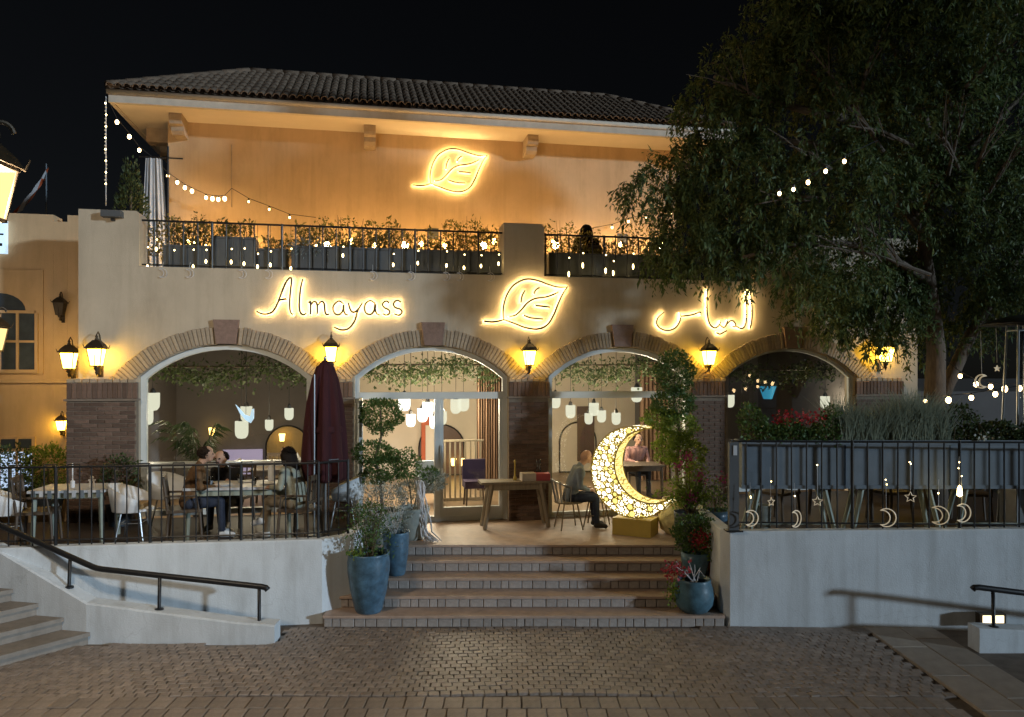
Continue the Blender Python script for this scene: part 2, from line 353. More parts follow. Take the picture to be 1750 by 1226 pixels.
# cobbles in gently waving courses; the nearest are single pieces
pitch = .118; cells = []
Y = 7.98
row = 0
while Y < 10.0:
    for k in range(-66, 48):
        X = k*pitch + (pitch/2 if row % 2 else 0)
        yy = Y + .03*math.sin(X*1.9+.6) + .035*math.cos(X*.7)
        if X > 4.62 and yy < 10.6 and X < 5.66: continue
        if X < -5.36-.735*(9.58-yy) or (X < -2.95 and yy > 9.42): continue
        if X > 5.66: continue
        cells.append((X, yy))
    Y += pitch*.9; row += 1
sm = settmesh('sett', pitch*.96, pitch*.865, .03, .006)
smm = sm.mesh('sett'); smm.materials.append(M['sett'])
cells.sort(key=lambda c: c[1] + .25*abs(c[0]))
rest = MB()
for j, (X, yy) in enumerate(cells):
    rz = random.uniform(-.12, .12) + .12*math.cos(X*1.9+.6); dz = random.uniform(-.003, .002); sc = random.uniform(.92, 1.03)
    if j < setts_left:
        o = bpy.data.objects.new('sett', smm); COL.objects.link(o); o.parent = plaza
        o.location = (X, yy, dz); o.rotation_euler = (random.uniform(-.04, .04), random.uniform(-.04, .04), rz); o.scale = (sc, sc, 1)
    else:
        c, s = math.cos(rz)*sc, math.sin(rz)*sc; tx, ty = random.uniform(-.05, .05), random.uniform(-.05, .05)
        rest.add([(X+x*c-y*s, yy+x*s+y*c, z+dz+x*tx+y*ty) for x, y, z in sm.v], sm.f)
def islandmat():
    m = mat('cobble_field', (.265, .215, .178), .5, .3, 9, .5, 60, spec=.55); t = m.node_tree; b = t.nodes['Principled BSDF']
    ge = t.nodes.new('ShaderNodeNewGeometry'); src = b.inputs['Base Color'].links[0].from_socket
    h = t.nodes.new('ShaderNodeHueSaturation'); r = t.nodes.new('ShaderNodeMapRange'); r.inputs[3].default_value = .84; r.inputs[4].default_value = 1.16
    t.links.new(ge.outputs['Random Per Island'], r.inputs[0]); t.links.new(r.outputs[0], h.inputs['Value']); t.links.new(src, h.inputs['Color']); t.links.new(h.outputs[0], b.inputs['Base Color']); return m
M['settfield'] = islandmat()
tag(rest.build('sett_field', 'settfield', plaza), kind='stuff')
tag(pavers_near.build('paver_field', 'settfield', plaza), kind='stuff')
# brick gutter course along foot of right wall
gut = settmesh('gutter_brick', .17, .2, .03, .006).mesh('gutter_brick'); gut.materials.append(M['paver'])
for k in range(16):
    o = bpy.data.objects.new('gutter_brick', gut); COL.objects.link(o); o.parent = plaza; o.location = (2.6+k*.178, 10.02-k*.007, 0)

# ================================================================== entrance steps
RZ = .16; TR = .345; SY = 10.13; XL, XR = -2.54, 2.86; PZ = .8
steps = tag(MB().bb(XL, XR, SY+.03, SY+.2, 0, RZ-.035).build('entrance_steps', 'mortar'), kind='structure')
bw = .15
for k in range(5):
    y0 = SY+k*TR; z0 = k*RZ; z1 = z0+RZ
    if k: MB().bb(XL, XR, y0+.03, y0+.2, z0, z1-.035).build('riser_core', 'mortar', steps)
    nose = MB(); back = y0+TR+.06 if k < 4 else y0+.4
    prof = [(y0-.012, z1-.035), (y0-.012, z1-.008), (y0-.004, z1), (back, z1), (back, z1-.035)]
    n = len(prof); nose.add([(XL, y, z) for y, z in prof]+[(XR, y, z) for y, z in prof], [tuple(range(n)), tuple(range(2*n-1, n-1, -1))]+[(i, n+i, n+(i+1) % n, (i+1) % n) for i in range(n)])
    nose.build('tread', 'tread', steps)
    x = XL+.01
    while x < XR-.03:
        w = min(random.choice((.11, .15, .15, .19)), XR-.01-x)
        if w < .04: break
        key = 'riser_brick_%d' % round(w*1000); me = bpy.data.meshes.get(key) or brickmesh(key, w-.008, .05, RZ-.045, .008)
        if not me.materials: me.materials.append(M['riser'])
        o = bpy.data.objects.new('riser_brick', me); COL.objects.link(o); o.parent = steps; o.location = (x+w/2, y0+.004+random.uniform(-.003, .004), z0+(RZ-.035)/2)
        x += w
# landing in front of the doors
landing = tag(MB().slab([(XL, SY+4*TR+.4), (XR, SY+4*TR+.4), (XR+.1, 14.6), (XL-.3, 13.6)], .5, PZ).build('landing', 'tread'), kind='structure')

# ================================================================== terraces and retaining walls
LA, LB, LC = Vector((-2.59, 10.29)), Vector((-2.22, 10.62)), Vector((-9.5, 9.40))
LT = 1.15; DZ = 1.05
def wallrun(name, pts, z1, th, m='white_wall', zs=None):
    mb = MB(); n = len(pts); L = []; Rr = []
    for i in range(n):
        d = (pts[min(i+1, n-1)]-pts[max(i-1, 0)]).normalized(); nn = Vector((-d.y, d.x)); L.append(pts[i]); Rr.append(pts[i]+nn*th)
    zz = zs or [z1]*n; vs = []
    for i in range(n): vs += [(L[i].x, L[i].y, -.05), (L[i].x, L[i].y, zz[i]-.015), (L[i].x+(Rr[i].x-L[i].x)*.06, L[i].y+(Rr[i].y-L[i].y)*.06, zz[i]), (Rr[i].x, Rr[i].y, zz[i]), (Rr[i].x, Rr[i].y, -.05)]
    fs = [(i*5+k, i*5+(k+1) % 5, (i+1)*5+(k+1) % 5, (i+1)*5+k) for i in range(n-1) for k in range(5)] + [tuple(range(5)), tuple(range((n-1)*5, n*5))[::-1]]
    return mb.add(vs, fs).build(name, m)
tag(wallrun('retaining_wall', [LC, LA, LB, Vector((-2.16, 11.5))], LT, .16), 'low white rendered retaining wall left of the entrance steps, under the iron fence', 'wall')
tag(MB().slab([(-9.6, 9.6), (-6, 10.05), (-2.62, 10.48), (-2.32, 10.75), (-2.25, 13.0), (-9.6, 11.6)], .3, DZ).build('terrace_deck', 'deck'), kind='structure')
RA, RB = Vector((2.86, 10.15)), Vector((9.5, 9.85))
RT = 1.29
tag(wallrun('retaining_wall', [Vector((2.95, 13.5)), Vector((2.84, 10.3)), Vector((2.93, 10.14)), Vector((6, 10.02)), RB], RT, -.16 if False else .16, zs=[1.29, 1.29, 1.29, 1.34, 1.42]), 'high white rendered retaining wall right of the entrance steps, below the grey planters', 'wall')
tag(MB().slab([(3.05, 10.3), (9.6, 10.0), (10.5, 15.4), (3.1, 13.95)], .3, 1.15).build('terrace_deck', 'deck'), kind='structure')

# left stair: cheek wall, handrail and skewed steps
CK = [(-2.98, .0), (-3.06, .25), (-3.5, .29), (-5.36, .52), (-6.5, 1.05), (-7.6, 1.58)]
cw = MB(); 
yb = lambda x: 9.47 + max(0, -(x+5.2))*.2
vs = []; CK2 = [(-2.98, .25)] + CK[2:]
for x, z in CK2: vs += [(x, yb(x), -.03), (x, yb(x), z-.02), (x, yb(x)+.02, z), (x, yb(x)+.24, z), (x, yb(x)+.24, -.03)]
n = len(CK2); cw.add(vs, [(i*5+k, i*5+(k+1) % 5, (i+1)*5+(k+1) % 5, (i+1)*5+k) for i in range(n-1) for k in range(5)] + [tuple(range(5)), tuple(range((n-1)*5, n*5))[::-1]])
tag(cw.build('stair_cheek_wall', 'white_wall'), 'sloping white cheek wall beside the stone stair at the left', 'wall')
lst = tag(MB().slab([(-5.4, 9.58), (-9, 10.4), (-11, 7.2), (-7.35, 6.85)], -.05, .004).build('stone_stair', 'stairstone'), 'weathered stone stair climbing left, beside the black handrail', 'stair')
for k in range(6):
    x0 = -5.33-.37*k; y0 = yb(x0)-.004; dx, dy = -.61*3.4, -.83*3.4
    body = [(x0+.02, y0), (x0-2.4, y0+.6), (x0-2.4+dx, y0+.6+dy), (x0+dx+.02, y0+dy)]
    MB().slab([(x0, y0), (x0-.5, y0+.12), (x0-.5+dx, y0+.12+dy), (x0+dx, y0+dy)], .004+k*.16, .16*(k+1)-.05).build('riser', 'stairstone', lst)
    o = MB().slab([(x0+.03, y0-.01), (x0-.5, y0+.11), (x0-.5+dx, y0+.11+dy), (x0+.03+dx, y0-.01+dy)], .16*(k+1)-.05, .16*(k+1)).build('tread', 'stairstone', lst)
def handrail(label, pts, posts, rr=.037):
    t = thing('handrail', label, 'handrail', pts[-1])
    o = Vector(pts[-1]); P = [Vector(p)-o for p in pts]
    sm = [P[0]]
    for i in range(1, len(P)-1):
        a = P[i]+(P[i-1]-P[i]).normalized()*.07; b = P[i]+(P[i+1]-P[i]).normalized()*.07
        sm += [a, (a+b)/2*.5+P[i]*.5, b]
    sm.append(P[-1]); end = (P[-1]-P[-2]).normalized()
    sm += [P[-1]+end*.05+Vector((0, 0, -.008)), P[-1]+end*.075+Vector((0, 0, -.035))]
    MB().tube(sm, rr, 12).build('rail', 'iron', t, smooth=True)
    for (p, q) in posts:
        p, q = Vector(p)-o, Vector(q)-o
        m = MB().tube([p, p+Vector((0, 0, .02)), q], [.024, .022, .022], 10); m.build('post', 'iron', t, smooth=True)
        MB().lathe([(.055, -.01), (.055, .012), (.03, .02)], 14, p).build('base_plate', 'iron', t)
    return t
YH = 9.6
handrail('black pipe handrail on three posts above the left cheek wall', [W(-160, 825, 10.0), W(0, 898, 9.85), W(165, 972, 9.62), W(448, 1003, YH)],
         [(W(118, 1004, 9.68), W(120, 953, 9.68)), (W(272, 1042, YH), W(273, 985, YH)), (W(443, 1064, YH), W(443, 1003, YH))])
# right cheek wall and rail
q = [Vector((5.70, 9.2)), Vector((7.2, 9.2)), Vector((9.5, 9.2))]
tag(wallrun('stair_cheek_wall', [p for p in q], .3, .24, zs=[.30, .24, .15]), 'short white cheek wall cut by the right edge of the picture', 'wall')
handrail('black pipe handrail with a single post at the right edge', [W(2100, 1064, 9.3), W(1760, 1015, 9.3), W(1672, 1004, 9.3)], [(W(1698, 1072, 9.3), W(1697, 1008, 9.3))])
fl = thing('floor_light', 'small lit wall light low behind the right handrail post', 'lamp', W(1693, 1057, 9.86))
MB().box((0, 0, 0), (.34, .10, .15)).build('housing', 'bronze', fl)
MB().box((.0, -.056, .005), (.27, .012, .095)).build('lens', 'em_flood', fl)

# ================================================================== restaurant building
bld = thing('restaurant_building', 'ochre two-storey restaurant with brick arches and a tiled hip roof', 'building', (0, OY, 0), TH)
AR = [(237, 532), (606, 869), (938, 1182), (1240, 1463)]
ZS, ZC = 3.36, 3.90; TOPZ = 5.16; WT = .36
arches = []
for a, b in AR:
    s0, s1 = FS(a), FS(b); hw = (s1-s0)/2; h = ZC-ZS; rad = (hw*hw+h*h)/(2*h)
    arches.append(dict(s0=s0, s1=s1, c=(s0+s1)/2, hw=hw, R=rad, zc=ZC-rad))
SL, SR = FS(134), FS(1568)
def archz(A, s): return A['zc'] + math.sqrt(max(A['R']**2-(s-A['c'])**2, 0))
brk = [(SL, None)]
fw = MB()
def col(sa, sb, za, zb, zt):
    fw.add([(sa, 0, za), (sb, 0, zb), (sb, 0, zt), (sa, 0, zt)], [(0, 1, 2, 3)])
    fw.add([(sa, WT, za), (sb, WT, zb), (sb, WT, zt), (sa, WT, zt)], [(3, 2, 1, 0)])
    fw.add([(sa, 0, za), (sb, 0, zb), (sb, WT, zb), (sa, WT, za)], [(3, 2, 1, 0)])
    fw.add([(sa, 0, zt), (sb, 0, zt), (sb, WT, zt), (sa, WT, zt)], [(0, 1, 2, 3)])
pos = SL
for A in arches:
    col(pos, A['s0'], .3, .3, TOPZ)
    fw.add([(A['s0'], 0, .3), (A['s0'], WT, .3), (A['s0'], WT, ZS), (A['s0'], 0, ZS)], [(0, 1, 2, 3)])
    fw.add([(A['s1'], 0, .3), (A['s1'], WT, .3), (A['s1'], WT, ZS), (A['s1'], 0, ZS)], [(3, 2, 1, 0)])
    N = 28
    for i in range(N):
        a, b = A['s0']+(A['s1']-A['s0'])*i/N, A['s0']+(A['s1']-A['s0'])*(i+1)/N; col(a, b, archz(A, a), archz(A, b), TOPZ)
    pos = A['s1']
col(pos, SR, .3, .3, TOPZ)
for s in (SL, SR): fw.add([(s, 0, .3), (s, WT, .3), (s, WT, TOPZ), (s, 0, TOPZ)], [(0, 1, 2, 3)])
me = fw.mesh('facade_wall')
link('facade_wall', me, 'stucco', bld)
# parapet blocks
for a, b, zt in ((134, 238, 6.06), (861, 930, 6.10)):
    s0, s1 = FS(a), FS(b); z0 = TOPZ+.001
    m = MB().prism([(s0, z0), (s1, z0), (s1, zt-.06), (s1-.04, zt), (s0, zt)], 0, .5); m.build('parapet_block', 'stucco', bld)
m = MB().bb(FS(1300), SR, .002, .5, TOPZ+.001, 6.08).build('parapet_block', 'stucco', bld)
# brick piers
budget = [300]
def brickwall(parent, s0, s1, z0, z1, n0, bl=.225, bh=.068, gap=.009, mt='brick', off=0, single=True):
    stuff = MB(); r = 0; z = z0
    while z+bh <= z1+.001:
        x = s0 - (bl/2 if r % 2 else 0) - off
        while x < s1-.01:
            a, b = max(x, s0), min(x+bl-gap, s1); w = b-a
            if w > .03:
                d = random.uniform(-.004, .004)
                if single and budget[0] > 0:
                    key = 'brick_%d_%d' % (round(w*200), round(bh*1000)); me = bpy.data.meshes.get(key)
                    if me is None: me = brickmesh(key, w, .05, bh-gap); me.materials.append(M[mt])
                    o = bpy.data.objects.new('brick', me); COL.objects.link(o); o.parent = parent; o.location = (a+w/2, n0+d, z+bh/2); budget[0] -= 1
                else:
                    g = brickmesh('tmp', w, .05, bh-gap); stuff.add([(v.co.x+a+w/2, v.co.y+n0+d, v.co.z+z+bh/2) for v in g.vertices], [tuple(p.vertices) for p in g.polygons]); bpy.data.meshes.remove(g)
            x += bl
        z += bh; r += 1
    if stuff.v: tag(stuff.build('brickwork', mt, parent), kind='stuff')
PIERS = [(113, 231, -.20), (533, 604, -.07), (870, 937, -.07), (1183, 1239, -.07), (1464, 1545, -.07)]
for k, (a, b, nf) in enumerate(PIERS):
    s0, s1 = FS(a, nf), FS(b, nf); zb = 1.05 if k == 0 else (1.15 if k > 3 else PZ)
    core = MB().bb(s0+.004, s1-.004, nf+.012, -.003 if k else .3, zb-.2, 3.27).build('pier', 'mortar', bld)
    if k == 0: pass
    brickwall(core, s0, s1, zb, 2.96, nf, single=(k in (0, 2, 3)))
    MB().bb(s0-.03, s1+.03, nf-.035, .0, 2.975, 3.005).build('ledge', 'ledge', core)
    x = s0
    while x < s1-.03:
        me = bpy.data.meshes.get('soldier_brick')
        if me is None: me = brickmesh('soldier_brick', .066, .05, .25); me.materials.append(M['arch_brick' if False else 'brick'])
        o = bpy.data.objects.new('soldier_brick', me); COL.objects.link(o); o.parent = core; o.location = (x+.036, nf+random.uniform(-.003, .006), 3.137+random.uniform(-.004, .004)); x += .0745
    # ragged header bricks on top
    x = s0
    while x < s1-.05:
        me = bpy.data.meshes.get('header_brick')
        if me is None: me = brickmesh('header_brick', .1, .06, .06); me.materials.append(M['arch_brick'])
        o = bpy.data.objects.new('header_brick', me); COL.objects.link(o); o.parent = core; o.location = (x+.055, nf+random.uniform(-.006, .012), 3.298+random.uniform(-.003, .006)); x += .112
# arch rings
for k, A in enumerate(arches):
    th = math.asin(A['hw']/A['R']); r0, r1 = A['R']+.005, A['R']+.29
    ring = MB(); N = 32; vs = []
    for i in range(N+1):
        t = -th-.05+(2*th+.1)*i/N
        for r in (r0+.008, r1-.008):
            for y in (-.012, .05): vs.append((A['c']+r*math.sin(t), y, A['zc']+r*math.cos(t)))
    fs = []
    for i in range(N):
        a, b = i*4, (i+1)*4
        fs += [(a, b, b+2, a+2), (a+2, b+2, b+3, a+3), (a+1, a, b, b+1)]
    ring.add(vs, fs); ro = ring.build('arch', 'arch_mortar', bld)
    nb = int(2*th*(r0+r1)/2/.064); w = 2*th/nb*(r0+r1)/2
    wi, wo = w*r0/((r0+r1)/2)-.009, w*r1/((r0+r1)/2)-.009
    hh = (r1-r0)/2; d = .055; bv = .006
    vs = [(-wi/2, d, -hh), (wi/2, d, -hh), (wo/2, d, hh), (-wo/2, d, hh), (-wi/2, bv, -hh), (wi/2, bv, -hh), (wo/2, bv, hh), (-wo/2, bv, hh), (-wi/2+bv, 0, -hh+bv), (wi/2-bv, 0, -hh+bv), (wo/2-bv, 0, hh-bv), (-wo/2+bv, 0, hh-bv)]
    me = MB().add(vs, [(0, 3, 2, 1)] + [(i, (i+1) % 4, 4+(i+1) % 4, 4+i) for i in range(4)] + [(4+i, 4+(i+1) % 4, 8+(i+1) % 4, 8+i) for i in range(4)] + [(8, 9, 10, 11)]).mesh('voussoir'); me.materials.append(M['arch_brick'])
    for i in range(-5, nb+5):
        t = -th + 2*th*(i+.5)/nb
        if abs(t)*A['R'] < .17: continue
        rm = (r0+r1)/2 + random.uniform(-.012, .012)
        o = bpy.data.objects.new('voussoir', me); COL.objects.link(o); o.parent = ro
        o.location = (A['c']+rm*math.sin(t), -.04+random.uniform(-.004, .004), A['zc']+rm*math.cos(t)); o.rotation_euler = (0, t+random.uniform(-.008, .008), 0)
    zk = A['zc']+r0-.0
    MB().prism([(A['c']-.155, zk), (A['c']+.155, zk), (A['c']+.205, zk+.40), (A['c']-.205, zk+.40)], -.075, .0).build('keystone', 'keystone', ro)

# windows and doors in the arches
def outline(A, ins, zb, N=24, drop=0):
    r = A['R']-ins; s0, s1 = A['s0']+ins, A['s1']-ins; pts = [(s0, zb)]
    for i in range(N+1):
        s = s0+(s1-s0)*i/N; pts.append((s, A['zc']+math.sqrt(max(r*r-(s-A['c'])**2, 0))))
    pts.append((s1, zb)); return pts
def band(A, i0, i1, zb, y0, y1):
    a, b = outline(A, i0, zb), outline(A, i1, zb); n = len(a); vs = []
    for (x, z), (u, w) in zip(a, b): vs += [(x, y0, z), (u, y0, w), (u, y1, w), (x, y1, z)]
    fs = [(i*4+k, i*4+(k+1) % 4, (i+1)*4+(k+1) % 4, (i+1)*4+k) for i in range(n-1) for k in range(4)]
    return MB().add(vs, fs)
def pane(pts, y): return MB().add([(x, y, z) for x, z in pts], [tuple(range(len(pts)))])
ZT = FZ(740, 676, .2)
for k, A in enumerate(arches):
    zb = 1.06 if k == 0 else (1.16 if k == 3 else PZ+.004); wd = .085 if k < 3 else .05
    fr = band(A, .004, wd, zb, .10, .22).build('window' if k in (0, 2, 3) else 'door_frame', 'frame_white', bld)
    MB().bb(A['s0']+wd, A['s1']-wd, .11, .21, zb, zb+.09).build('sill', 'frame_white', fr)
    if k == 0:
        MB().bb(A['s0']+wd, A['s1']-wd, .02, .24, 1.86, 1.94).build('transom', 'frame_white', fr)
        pane(outline(A, wd-.01, zb), .165).build('pane', 'glass', fr)
    elif k == 3:
        pane(outline(A, wd-.01, zb), .165).build('pane', 'glass', fr)
    else:
        MB().bb(A['s0']+wd, A['s1']-wd, .09, .23, ZT-.06, ZT+.06).build('transom', 'frame_white', fr)
        up = [p for p in outline(A, wd-.01, ZT+.06)]; pane(up, .165).build('pane', 'glass', fr)
        sm = FS(747, .15) if k == 1 else A['c']+.02
        if k == 2:
            pane([(A['s0']+wd, zb+.09), (A['s1']-wd, zb+.09), (A['s1']-wd, ZT-.06), (A['s0']+wd, ZT-.06)], .165).build('pane', 'glass', fr)
        else:
            MB().bb(sm-.05, sm+.05, .095, .225, zb, ZT-.06).build('mullion', 'frame_white', fr)
            lf = MB().bb(sm+.055, A['s1']-wd, .12, .19, zb+.01, zb+.24).bb(sm+.055, sm+.11, .12, .19, zb+.24, ZT-.062).bb(A['s1']-wd-.06, A['s1']-wd-.003, .12, .19, zb+.24, ZT-.062).build('door', 'frame_white', bld)
            pane([(sm+.11, zb+.24), (A['s1']-wd-.06, zb+.24), (A['s1']-wd-.06, ZT-.062), (sm+.11, ZT-.062)], .155).build('pane', 'glass', lf)
            MB().tube([(sm+.085, .06, 1.75), (sm+.085, .06, 2.15)], .014, 8).build('handle', 'steel', lf)
            # open leaf swung outwards on the left jamb
            sx = A['s0']+wd+.03; L = sm-A['s0']-wd-.06
            lo = MB().bb(sx-.025, sx+.025, -L, .08, zb+.01, zb+.2).bb(sx-.025, sx+.025, -L, .08, ZT-.15, ZT-.03).bb(sx-.025, sx+.025, -L, -L+.09, zb+.2, ZT-.15).bb(sx-.025, sx+.025, -.01, .08, zb+.2, ZT-.15).build('door', 'frame_white', bld)
            MB().add([(sx, -L+.09, zb+.2), (sx, -.01, zb+.2), (sx, -.01, ZT-.15), (sx, -L+.09, ZT-.15)], [(0, 1, 2, 3)]).build('pane', 'glass', lo)

# interior shell
S0, S1 = SL+.02, SR-.02; NB = 6.2
MB().bb(S0, S1, .37, NB, .3, PZ).build('interior_floor', 'floor_in', bld)
MB().bb(S0, S1, .37, NB, 4.12, 4.2).build('interior_ceiling', 'ceil_in', bld)
sd = FS(560, NB)
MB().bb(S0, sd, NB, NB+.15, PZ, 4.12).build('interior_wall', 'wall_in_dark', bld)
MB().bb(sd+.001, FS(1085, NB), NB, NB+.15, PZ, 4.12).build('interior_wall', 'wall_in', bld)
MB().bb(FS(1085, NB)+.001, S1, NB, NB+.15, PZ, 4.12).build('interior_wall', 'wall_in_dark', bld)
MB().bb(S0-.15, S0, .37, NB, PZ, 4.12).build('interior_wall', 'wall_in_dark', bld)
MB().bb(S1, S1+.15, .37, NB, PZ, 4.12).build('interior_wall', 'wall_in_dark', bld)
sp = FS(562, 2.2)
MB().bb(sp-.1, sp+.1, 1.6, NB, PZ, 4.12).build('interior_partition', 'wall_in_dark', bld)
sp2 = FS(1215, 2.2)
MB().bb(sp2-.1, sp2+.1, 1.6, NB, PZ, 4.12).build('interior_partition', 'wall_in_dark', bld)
# terrace floor above the ground floor, roof slab edge
MB().bb(SL+.01, SR-.01, .37, 7.2, 4.6, 4.95).build('terrace_floor', 'deck', bld)

# ================================================================== upper storey and roof
NW = 3.4; NE = 2.33; ZE = 8.87; NRr = 4.63; ZR = 10.2; CL, CR = -7.43, 5.5; ZSO = 8.62
wl, wr = FS(287, NW), 4.55
MB().bb(wl, wr, NW, 5.9, 4.95, ZSO).build('upper_wall', 'ochre', bld)
MB().bb(CL+.12, CR-.12, NE+.16, 6.8, ZSO, ZSO+.06).build('soffit', 'soffit', bld)
MB().bb(CL+.04, CR-.04, NE+.05, NE+.155, ZSO-.02, ZE-.06).bb(CL+.04, CL+.115, NE+.157, 6.9, ZSO-.02, ZE-.06).bb(CR-.115, CR-.04, NE+.157, 6.9, ZSO-.02, ZE-.06).build('fascia', 'fascia', bld)
MB().tube([(CL+.02, NE+.02, ZE-.075), (CR-.02, NE+.02, ZE-.075)], .05, 10).build('gutter', 'fascia', bld, smooth=True)
hw = NRr-NE
rb = MB().add([(CL, NE, ZE-.03), (CR, NE, ZE-.03), (CR, NE+2*hw, ZE-.03), (CL, NE+2*hw, ZE-.03), (CL+hw, NRr, ZR-.03), (CR-hw, NRr, ZR-.03)], [(0, 1, 5, 4), (1, 2, 5), (2, 3, 4, 5), (3, 0, 4), (3, 2, 1, 0)]).build('roof', 'roof_board', bld)
al = math.atan2(ZR-ZE, hw); SLen = math.hypot(hw, ZR-ZE); TL = .40; pitch_t = .152
def tilemesh(name, r0, r1, L, th=.016, N=8):
    vs = []
    for y, r in ((0, r0), (L, r1)):
        for q in (r, r-th):
            for i in range(N+1):
                a = math.pi*i/N; vs.append((-q*math.cos(a), y, q*math.sin(a)*.95))
    k = N+1; fs = []
    for i in range(N):
        fs += [(i, i+1, 2*k+i+1, 2*k+i), (k+i, 3*k+i, 3*k+i+1, k+i+1), (i, k+i, k+i+1, i+1)]
    return MB().add(vs, fs)
tm = tilemesh('tile', .071, .058, TL, .013); tme = tm.mesh('tile'); tme.materials.append(M['tile'])
ncol = int((CR-CL)/pitch_t); tb = [290]; late = MB(); pan = MB()
rotX = Matrix.Rotation(al, 3, 'X')
cand = []
for i in range(ncol):
    s = CL+.1+i*pitch_t; lim = min(s-CL, CR-s, hw)/math.cos(al)
    for j in range(int(lim/(TL*.86))+1):
        d = j*TL*.86
        if d+TL*.6 > lim and j > 0: continue
        cand.append((j, s, d))
    if lim > .15:
        vs = []
        for d in (-.05, lim-.04):
            for kk in range(5):
                a = math.pi*kk/4; p = rotX @ Vector((0, d, .045-.04*math.sin(a))); vs.append((s+pitch_t/2-.068*math.cos(a), NE+p.y, ZE+p.z-.02))
        pan.add(vs, [(kk, kk+1, 5+kk+1, 5+kk) for kk in range(4)])
cand.sort()
for j, s, d in cand:
    p = rotX @ Vector((0, d-.07, .035+.004*random.random())); dx = random.uniform(-.006, .006)
    if tb[0] > 0:
        o = bpy.data.objects.new('roof_tile', tme); COL.objects.link(o); o.parent = rb; o.location = (s+dx, NE+p.y, ZE+p.z); o.rotation_euler = (al-.03, 0, random.uniform(-.015, .015)); tb[0] -= 1
    else:
        mm = Matrix.Rotation(al-.03, 3, 'X'); late.add([mm @ Vector(v)+Vector((s+dx, NE+p.y, ZE+p.z)) for v in tm.v], tm.f)
tag(late.build('roof_tile_field', 'tile', rb), kind='stuff')
tag(pan.build('pan_tile_field', 'tile', rb), kind='stuff')
def captiles(p, q, r=.10):
    p, q = Vector(p), Vector(q); d = (q-p); n = max(1, int(d.length/.36))
    for i in range(n):
        a = p+d*(i/n); b = p+d*((i+1.12)/n); MB().tube([a, b], [r, r*.85], 10).build('ridge_tile', 'tile', rb, smooth=True)
captiles((CL+.03, NE+.03, ZE+.03), (CL+hw, NRr, ZR+.03)); captiles((CL+hw, NRr, ZR+.03), (CR-hw, NRr, ZR+.03)); captiles((CR-.03, NE+.03, ZE+.03), (CR-hw, NRr, ZR+.03))
# corbels
for px in (305, 632, 907, 1172):
    s = FS(px, NW-.3); z1 = ZSO-.002; prof = [(NW-.55, z1), (NW-.55, z1-.13), (NW-.52, z1-.2), (NW-.40, z1-.21), (NW-.38, z1-.30), (NW-.30, z1-.36), (NW-.002, z1-.37), (NW-.002, z1)]
    n = len(prof); w = .12
    MB().add([(s-w, y, z) for y, z in prof]+[(s+w, y, z) for y, z in prof], [tuple(range(n))[::-1], tuple(range(n, 2*n))]+[(i, (i+1) % n, n+(i+1) % n, n+i) for i in range(n)]).build('corbel', 'concrete', bld)
for yy in (3.9, 5.0):
    MB().bb(wl-.55, wl-.002, yy, yy+.28, ZSO-.3, ZSO-.002).build('corbel', 'concrete', bld)
for px, py in ((740, 400), (1063, 409)):
    s, z = FP(px, py, NW); MB().bb(s-.12, s+.12, NW-.03, NW-.001, z-.12, z+.12).build('wall_vent', 'darktrough', bld)
MB().tube([(FS(396, NW), NW-.02, 8.2), (FS(396, NW), NW-.02, 6.9)], .012, 6).build('cable', 'concrete', bld)

# ================================================================== neighbouring building on the left
NN = 1.5
nb_ = thing('neighbour_building', 'ochre rendered building at the left edge with paned arched window', 'building', F(FS(60, NN), NN, 0), TH)
o_s = FS(60, NN)
def LS(px, n=NN): return FS(px, n)-o_s
zt = FZ(60, 366, NN)
l0, l1 = LS(-330), LS(112); l2 = LS(150)
MB().bb(l0, l1-.2, 0, .4, .3, zt).build('wall', 'ochre', nb_)
MB().bb(l1-.199, l1+.03, 0, .4, .3, zt-.12).build('wall', 'ochre', nb_)
MB().bb(l1+.031, l2+.6, 0, .4, .3, zt).build('wall', 'ochre', nb_)
MB().bb(l0, LS(75), -.03, -.002, FZ(60, 640, NN), FZ(60, 462, NN)).build('wall_panel', 'ochre', nb_)
MB().bb(l0, l1+.2, -.06, -.002, FZ(60, 655, NN), FZ(60, 648, NN)).build('string_course', 'ochre', nb_)
x0, x1 = LS(-60), LS(62); za, zb_ = FZ(30, 632, NN), FZ(30, 536, NN)
win = MB().bb(x0-.05, x1+.05, -.075, -.031, za-.06, za-.0).bb(x1, x1+.05, -.075, -.031, za, zb_).bb(x0, x1, -.075, -.031, zb_, zb_+.05).build('window', 'ochre', nb_)
MB().bb(x0, x1, -.034, -.032, za, zb_).build('pane', 'darkglass', win)
for f in (.25, .5, .75): MB().bb(x0+(x1-x0)*f-.02, x0+(x1-x0)*f+.02, -.062, -.035, za, zb_).build('glazing_bar', 'ochre', win)
MB().bb(x0, x1, -.06, -.036, (za+zb_)/2-.02, (za+zb_)/2+.02).build('glazing_bar', 'ochre', win)
ac = (x0+x1)/2; hw_ = (x1-x0)/2*.72; pts = [(ac-hw_, zb_+.05)]+[(ac+hw_*math.cos(math.pi*(1-i/12)), zb_+.05+.30*math.sin(math.pi*i/12)) for i in range(1, 12)]+[(ac+hw_, zb_+.05)]
MB().prism(pts, -.045, -.031).build('arched_light', 'darkglass', win)
x1b = LS(62); lw = MB().bb(l0+2, x1b, -.06, -.002, FZ(30, 842, NN), FZ(30, 746, NN)).build('window', 'ochre', nb_)
MB().bb(l0+2.1, x1b-.05, -.068, -.062, FZ(30, 838, NN), FZ(30, 772, NN)).build('pane', 'em_winblue', lw)
MB().bb(l0+2.1, x1b-.05, -.068, -.062, FZ(30, 766, NN), FZ(30, 750, NN)).build('pane', 'darkglass', lw)
